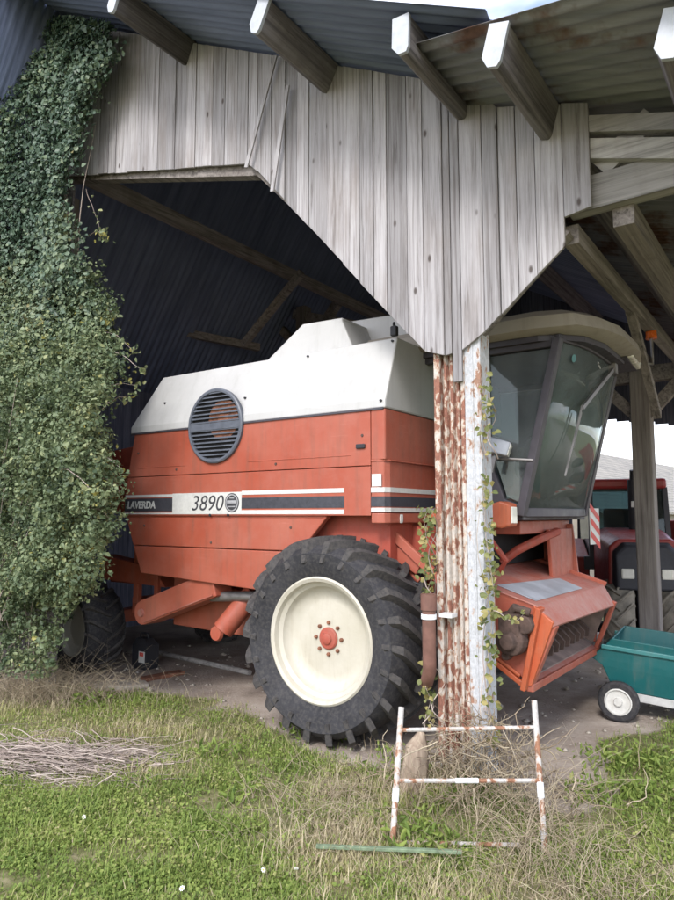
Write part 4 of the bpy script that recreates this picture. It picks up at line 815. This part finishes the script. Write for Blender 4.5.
for x_ in (-.2, 1.6):
    e = part_empty('wheel', TL, (x_, -.75, .45)); q = MB(); q.lathe([(.24, -.10), (.42, -.12), (.46, -.08), (.46, .08), (.42, .12), (.24, .10)], (0, 0, 0), 32); q.build('tyre', 'tyre', e, smooth=True); q = MB(); q.lathe([(.25, -.1), (.2, -.04), (0, -.05)], (0, 0, 0), 24); q.build('rim', 'rustdark', e); copy_part(e, TL, (x_, .75, .45), (0, 0, PI))

# ------------------------------------------------------------------ low farmhouse in the distance
p0 = Vector((4.2, 22.0, 0)); HS = thing('farmhouse', 'long low farmhouse with pale slate roof beyond the tractor', 'house', (p0.x, p0.y, -.6), rad(-42))
hr = 5.0; hw = 4.2; he = 2.5
b = MB(); b.prism([(-hw, 0), (hw, 0), (hw, he), (0, hr - .1), (-hw, he)], .1, 30.0); b.build('wall', 'stone', HS)
for s_ in (-1, 1):
    m = MB(); xe = s_ * (hw + .3); ze = he - .3 * (hr - he) / hw
    v = [(0, -.2, hr), (0, 30.3, hr), (xe, 30.3, ze), (xe, -.2, ze)]; m.add(v + [(p[0], p[1], p[2] + .08) for p in v], [(0, 1, 2, 3), (7, 6, 5, 4), (0, 4, 5, 1), (1, 5, 6, 2), (2, 6, 7, 3), (3, 7, 4, 0)])
    o = m.build('roof', 'slate', HS); uv = o.data.uv_layers.new(name='UVMap')
    for l in o.data.loops: c_ = o.data.vertices[l.vertex_index].co; uv.data[l.index].uv = (c_.y, c_.x)
b = MB(); b.tube([(0, 0, 0), (0, 0, .75)], .03, 6); b.bar((-.22, 0, .52), (.22, 0, .52), .05, .05); b.bar((-.15, 0, .52), (-.15, 0, .62), .05, .05); b.bar((.3, 0, .05), (-.5, 0, .05), .04, .05); ir = b.build('iron_cross', 'dark', HS); ir.location = (1.5, 13.0, hr - 1.5 * (hr - he) / hw + .1); ir.rotation_euler = (0, 0, rad(42)); ir.scale = (1.4, 1.4, 1.4)

# ------------------------------------------------------------------ small things on the ground
def flat_at(px, py, z=0): p_ = G(px, py, z); return Vector((p_.x, p_.y, float(height(np.array(p_.x), np.array(p_.y)))))
cn = flat_at(145, 668); CN = thing('canister', 'black plastic canister with a red and white label under the harvester', 'canister', tuple(cn), rad(-35))
b = MB(); b.loft([[(-.11, -.08, 0), (.11, -.08, 0), (.11, .08, 0), (-.11, .08, 0)], [(-.12, -.09, .04), (.12, -.09, .04), (.12, .09, .04), (-.12, .09, .04)], [(-.12, -.09, .26), (.12, -.09, .26), (.12, .09, .26), (-.12, .09, .26)], [(-.10, -.05, .33), (.06, -.05, .33), (.06, .05, .33), (-.10, .05, .33)]]); b.tube([(-.09, 0, .33), (-.07, 0, .38), (.03, 0, .38), (.05, 0, .33)], .013, 8); b.build('can_body', 'dark', CN, bevel=.015)
b = MB(); b.box(.0, .10, -.094, -.089, .08, .20); lab = b.build('can_label', 'decal_white', CN); b = MB(); b.box(.02, .08, -.098, -.0942, .15, .19); b.build('label_print', 'redstripe', lab)
b = MB(); p, q = flat_at(158, 655), flat_at(250, 676); mid = (p + q) / 2; b.tube([p - mid + Vector((0, 0, .03)), q - mid + Vector((0, 0, .03))], .028, 8, .8); o = b.build('wooden_pole', 'greybeam', None, smooth=True); o.location = mid; tag(o, 'pale wooden pole lying on the soil under the harvester', 'pole')
b = MB(); p, q = flat_at(143, 681), flat_at(182, 674); mid = (p + q) / 2; b.bar(p - mid + Vector((0, 0, .02)), q - mid + Vector((0, 0, .02)), .12, .035, .2); o = b.build('board', 'rust', None, bevel=.004); o.location = mid; tag(o, 'short red brown board lying beside the rear wheel', 'board')
b = MB(); b.prismz([(-.25, -.10), (.1, -.13), (.28, -.02), (.2, .12), (-.15, .13)], 0, .05); o = b.build('flat_stone', 'stonebit', None, bevel=.015); o.location = flat_at(122, 688); tag(o, 'pale flat stone slab at the grass edge by the rear wheel', 'stone')
# loose stones on bare soil
k = 700; x = RNG.uniform(-3.5, 4.2, k * 4); y = RNG.uniform(3.8, 9, k * 4); w = cover(x, y); sel = (w < .4); x, y = x[sel][:k], y[sel][:k]
vs = []; fs = []; base = np.array([(1, 0, 0), (0, 1, 0), (-1, 0, 0), (0, -1, 0), (0, 0, .7), (0, 0, -.4)]); tri = [(0, 1, 4), (1, 2, 4), (2, 3, 4), (3, 0, 4), (1, 0, 5), (2, 1, 5), (3, 2, 5), (0, 3, 5)]
for i in range(len(x)):
    s_ = RNG.gamma(2.0, .008) + .004; a = RNG.uniform(0, PI); R_ = np.array([[math.cos(a), -math.sin(a), 0], [math.sin(a), math.cos(a), 0], [0, 0, 1]])
    pv = (base * RNG.uniform(.6, 1.2, (6, 1)) * s_) @ R_.T + np.array([x[i], y[i], float(height(x[i], y[i])) + s_ * .2]); fs += [tuple(len(vs) + j for j in t_) for t_ in tri]; vs += list(pv)
o = quads('pebbles', np.array(vs), np.array(fs), np.zeros(len(fs)), 'stonebit'); tag(o, 'loose pebbles and crumbs on the bare soil', 'pebbles', kind='stuff')

# brush pile
ps = []; wd = []
for k in range(520):
    cx = RNG.uniform(-2.9, -1.25); cy = 4.76 + RNG.normal(0, .20) - .02 * cx; Ln = RNG.uniform(.2, .75) ; a = RNG.normal(-.12, .34) + (PI if RNG.random() > .5 else 0)
    t = np.linspace(-.5, .5, 8); z = RNG.uniform(.01, .09) * math.exp(-((cy - 4.8) / .16) ** 2) * smooth(-1.25, -1.8, cx) + .02
    x = cx + np.cos(a) * Ln * t + RNG.normal(0, .016, 8); y = cy + np.sin(a) * Ln * t + RNG.normal(0, .012, 8); ps.append(np.stack([x, y, z + RNG.normal(0, .008, 8) + RNG.normal(0, .06) * t + height(x, y)], 1)); wd.append(RNG.uniform(.002, .006))
o = strands('brush_pile', np.array(ps), wd, np.clip(RNG.normal(.55, .25, len(ps)), 0, 1), 'twig'); tag(o, 'low heap of dry grey twigs lying across the grass at the left', 'brush pile', kind='stuff')

# ------------------------------------------------------------------ grass, weeds, stalks
def scatter(n, ymin=2.6, ymax=7.2):
    y = RNG.uniform(ymin, ymax, n); x = RNG.uniform(-1, 1, n) * (y * .56 + .25); return x, y
def straw_field(x, y):                               # dead patches of the photo
    f = fbm(x * 1.5 + 2, y * 1.5 + 8) + .35 * (fbm(x * 5 + 2, y * 5 + 8) - .5)
    f = f + .30 * np.exp(-(((x + 2.6) / .9) ** 2 + ((y - 6.2) / .6) ** 2)) + .32 * np.exp(-(((x - .15) / .42) ** 2 + ((y - 3.9) / .5) ** 2)) + .35 * np.exp(-(((x - 1.0) / .45) ** 2 + ((y - 3.3) / .4) ** 2)) + .18 * np.exp(-(((x + .9) / .9) ** 2 + ((y - 5.6) / .35) ** 2))
    f = f - .30 * np.exp(-(((x - 2.1) / .6) ** 2 + ((y - 4.6) / .8) ** 2)) - .2 * np.exp(-(((x + 1.1) / .8) ** 2 + ((y - 3.6) / .6) ** 2))
    return f
x, y = scatter(300000); w = cover(x, y); keep = RNG.random(len(x)) < w ** 1.5 * np.clip((fbm(x * 3.1, y * 3.1) - .30) * 3.4, .10, 1.15) * np.clip(2.4 / y * 1.5, .35, 1); x, y = x[keep], y[keep]
sf = straw_field(x, y); tall = fbm(x * 2 + 40, y * 2)
hgt = RNG.gamma(4, .0075, len(x)) * (.55 + 1.1 * tall) * (1 + .5 * np.clip(sf - .6, 0, 1)); a = RNG.uniform(0, 2 * PI, len(x)); lean = RNG.uniform(.2, 1.3, len(x)) * hgt
z = height(x, y); wdt = RNG.uniform(.0014, .0034, len(x)); px_, py_ = np.cos(a + PI / 2) * wdt, np.sin(a + PI / 2) * wdt
v = np.empty((len(x), 5, 3)); mx, my = x + np.cos(a) * lean * .35, y + np.sin(a) * lean * .35
v[:, 0] = np.stack([x - px_, y - py_, z - .005], 1); v[:, 1] = np.stack([x + px_, y + py_, z - .005], 1); v[:, 2] = np.stack([mx + px_ * .8, my + py_ * .8, z + hgt * .6], 1); v[:, 3] = np.stack([mx - px_ * .8, my - py_ * .8, z + hgt * .6], 1)
v[:, 4] = np.stack([x + np.cos(a) * lean, y + np.sin(a) * lean, z + hgt], 1)
idx = (np.arange(len(x)) * 5).reshape(-1, 1); f = np.concatenate([idx + np.array([[0, 1, 2, 3]]), idx + np.array([[3, 2, 4, 4]])], 1).reshape(-1, 4)
f_t = np.concatenate([idx + 0, idx + 1, idx + 2, idx + 0, idx + 2, idx + 3, idx + 3, idx + 2, idx + 4], 1).reshape(-1, 3)
rn = np.clip(.20 + .45 * vnoise(x * 3 + 7, y * 3) + RNG.normal(0, .13, len(x)) + np.where(RNG.random(len(x)) < np.clip((sf - .46) * 3.2, .07, .92), .5, 0), 0, 1)
o = quads('grass', v.reshape(-1, 3), f_t, np.repeat(rn, 3), 'grass'); tag(o, 'short rough green grass with dry patches before the barn', 'grass', kind='stuff')
x, y = scatter(190000); w = cover(x, y); sf = straw_field(x, y); keep = RNG.random(len(x)) < w ** 2 * np.clip((fbm(x * 3.1, y * 3.1) - .28) * 3.4, .05, 1) * np.clip(1.35 - sf * 1.5, .06, 1) * np.clip(2.6 / y * 1.5, .3, 1); x, y, sf = x[keep], y[keep], sf[keep]
P = np.stack([x, y, height(x, y) + RNG.uniform(.004, .042, len(x)) * (.4 + fbm(x * 2 + 40, y * 2))], 1)
o = leaves('weeds', P, RNG.normal(0, .45, P.shape) + np.array([0, -.15, 1]), RNG.uniform(.008, .022, len(x)), np.clip(.28 + .4 * vnoise(x * 4, y * 4 + 9) + RNG.normal(0, .13, len(x)), 0, .86), 'grass', None, .95); tag(o, 'low clover and small weeds growing through the grass', 'weeds', kind='stuff')
# tufts (taller fresh green) and dry stalks
ps = []; wd = []; rr = []
def stalk(x, y, h, lean, wdt, droop=.0):
    a = RNG.uniform(0, 2 * PI); t = np.linspace(0, 1, 8); b_ = lean * h; z0 = float(height(np.array(x), np.array(y)))
    ps.append(np.stack([x + math.cos(a) * b_ * t ** 1.5 + RNG.normal(0, .004, 8), y + math.sin(a) * b_ * t ** 1.5 + RNG.normal(0, .004, 8), np.maximum(z0 + .005, z0 + h * (t - droop * t ** 3))], 1)); wd.append(wdt)
for k in range(2600):
    x, y = scatter(1); x, y = float(x[0]), float(y[0])
    if RNG.random() < float(np.clip((straw_field(np.array(x), np.array(y)) - .50) * 2.8, 0, .9)) * float(cover(np.array(x), np.array(y))): stalk(x, y, RNG.uniform(.05, .22), RNG.uniform(.3, 1.6), RNG.uniform(.0009, .002), RNG.uniform(0, .6))
for k in range(2300):                                # the clump right of the frame and the bottom right heap
    if k < 180: x, y = .85 + RNG.normal(0, .28), 3.95 + RNG.normal(0, .18); h = RNG.uniform(.12, .5)
    elif k < 420: x, y = 1.02 + RNG.normal(0, .17), 3.52 + RNG.normal(0, .13); h = RNG.uniform(.08, .36)
    elif k < 760: x, y = 1.15 + RNG.normal(0, .28), 3.22 + RNG.normal(0, .13); h = RNG.uniform(.05, .2)
    elif k < 1150: x, y = -.1 + RNG.normal(0, .24), 3.95 + RNG.normal(0, .28); h = RNG.uniform(.04, .26)
    else: x, y = -2.95 + RNG.normal(0, .5), 6.45 + RNG.normal(0, .18); h = RNG.uniform(.08, .5)
    stalk(x, y, h, RNG.uniform(.2, 1.5), RNG.uniform(.0010, .0026), RNG.uniform(0, .7))
for (px, py, h) in ((375, 752, .32), (520, 770, .34), (545, 840, .42), (505, 800, .40), (560, 850, .36), (300, 770, .26), (335, 800, .22), (250, 800, .2), (590, 880, .3), (480, 830, .36)):
    for _ in range(3): p_ = G(px + RNG.normal(0, 6), py); stalk(p_.x, p_.y, h * RNG.uniform(.7, 1.1), RNG.uniform(.2, .7), .0028)
o = strands('dry_stalks', np.array(ps), wd, np.clip(RNG.normal(.6, .22, len(ps)), 0, 1), 'straw'); tag(o, 'dry pale stalks and dead weeds standing in the grass', 'dry stalks', kind='stuff')
# green tufts
Pv = []; Pn = []
for (px, py, n_, h) in ((90, 705, 90, .12), (218, 757, 120, .10), (295, 735, 60, .12), (240, 800, 70, .1), (415, 840, 110, .10), (612, 768, 160, .13), (640, 800, 160, .11), (590, 800, 120, .1), (655, 770, 120, .12), (345, 735, 60, .1), (395, 765, 60, .12), (430, 855, 60, .09)):
    c_ = G(px, py)
    for _ in range(n_): Pv.append((c_.x + RNG.normal(0, .10), c_.y + RNG.normal(0, .09), RNG.uniform(.01, h)))
Pv = np.array(Pv); Pv[:, 2] += height(Pv[:, 0], Pv[:, 1]); nn = RNG.normal(0, .8, Pv.shape); nn[:, 2] *= .4
o = leaves('leafy_tufts', Pv, nn, RNG.uniform(.03, .07, len(Pv)), np.clip(RNG.normal(.42, .12, len(Pv)), 0, .75), 'grass', None, .35); tag(o, 'fresh green leafy tufts scattered through the turf', 'weed tufts', kind='stuff')
# daisies
b = MB()
for k in range(9):
    a = 2 * PI * k / 9; b.add([(0, 0, 0), (.016 * math.cos(a - .28), .016 * math.sin(a - .28), .003), (.022 * math.cos(a), .022 * math.sin(a), .002), (.016 * math.cos(a + .28), .016 * math.sin(a + .28), .003)], [(0, 1, 2, 3)])
proto = None
for i, (px, py) in enumerate(((182, 889), (263, 871), (289, 862), (296, 872), (112, 748), (180, 738), (84, 820))):
    c_ = G(px, py, .05); loc = (c_.x, c_.y, float(height(np.array(c_.x), np.array(c_.y))) + .055)
    if proto is None:
        proto = b.build('daisy', 'petal'); m = MB(); m.lathe([(0, -.004), (.005, -.003), (.006, 0)], (0, 0, 0), 8); q = m.build('flower_centre', 'pollen', proto); q.rotation_euler = (rad(-90), 0, 0); q.location = (0, 0, .003)
        m = MB(); m.tube([(0, 0, 0), (.004, .004, -.055)], .0012, 5); m.build('stem', 'grass', proto); o = proto
    else: o = copy_part(proto, None, loc)
    o.location = loc; o.scale = (.62, .62, .62); o.rotation_euler = (rad(35 + 8 * i), rad(7 * i - 15), i)
    tag(o, 'small white daisy flower open in the green turf', 'daisy', 'white daisies in the grass')

# ------------------------------------------------------------------ sky, sun, camera
SUN_EL, SUN_AZ = rad(40), rad(200)                   # azimuth: the sun stands behind the camera, slightly left
w = bpy.data.worlds.new('World'); scene.world = w; w.use_nodes = True; nt = w.node_tree; nt.nodes.clear()
sky = nt.nodes.new('ShaderNodeTexSky'); sky.sky_type = 'NISHITA'; sky.sun_disc = False; sky.sun_elevation = SUN_EL; sky.sun_rotation = SUN_AZ
tc = nt.nodes.new('ShaderNodeTexCoord'); mp = nt.nodes.new('ShaderNodeMapping'); mp.inputs['Scale'].default_value = (1.4, 1.4, 3.5)
nz = nt.nodes.new('ShaderNodeTexNoise'); nz.inputs['Scale'].default_value = 1.6; nz.inputs['Detail'].default_value = 6
rp = nt.nodes.new('ShaderNodeValToRGB'); rp.color_ramp.elements[0].position = .40; rp.color_ramp.elements[1].position = .64
mx = nt.nodes.new('ShaderNodeMix'); mx.data_type = 'RGBA'; mx.inputs[7].default_value = (9.0, 9.0, 9.9, 1)
bg = nt.nodes.new('ShaderNodeBackground'); bg.inputs['Strength'].default_value = .14; ow = nt.nodes.new('ShaderNodeOutputWorld')
lk = nt.links.new; lk(tc.outputs['Generated'], mp.inputs[0]); lk(mp.outputs[0], nz.inputs['Vector']); lk(nz.outputs['Fac'], rp.inputs[0]); lk(rp.outputs[0], mx.inputs[0]); lk(sky.outputs[0], mx.inputs[6]); lk(mx.outputs[2], bg.inputs['Color']); lk(bg.outputs[0], ow.inputs[0])
sl = bpy.data.lights.new('sun', 'SUN'); sl.energy = 1.2; sl.angle = rad(14); sl.color = (1, .975, .94)
so = bpy.data.objects.new('sun', sl); COL.objects.link(so)
dirv = Vector((math.sin(SUN_AZ) * math.cos(SUN_EL), math.cos(SUN_AZ) * math.cos(SUN_EL), math.sin(SUN_EL)))
so.rotation_euler = dirv.to_track_quat('Z', 'Y').to_euler()
cam = bpy.data.cameras.new('camera'); co = bpy.data.objects.new('camera', cam); COL.objects.link(co); scene.camera = co
cam.sensor_fit = 'VERTICAL'; cam.sensor_height = 36; cam.lens = FPX / 900 * 36; cam.clip_end = 2000; cam.clip_start = .05
co.location = (0, 0, EYE); co.rotation_euler = (PI / 2 + PITCH, 0, 0)
vs_ = scene.view_settings; vs_.view_transform = 'Standard'; vs_.look = 'None'; vs_.gamma = 1; vs_.use_curve_mapping = False; vs_.exposure = 1.28
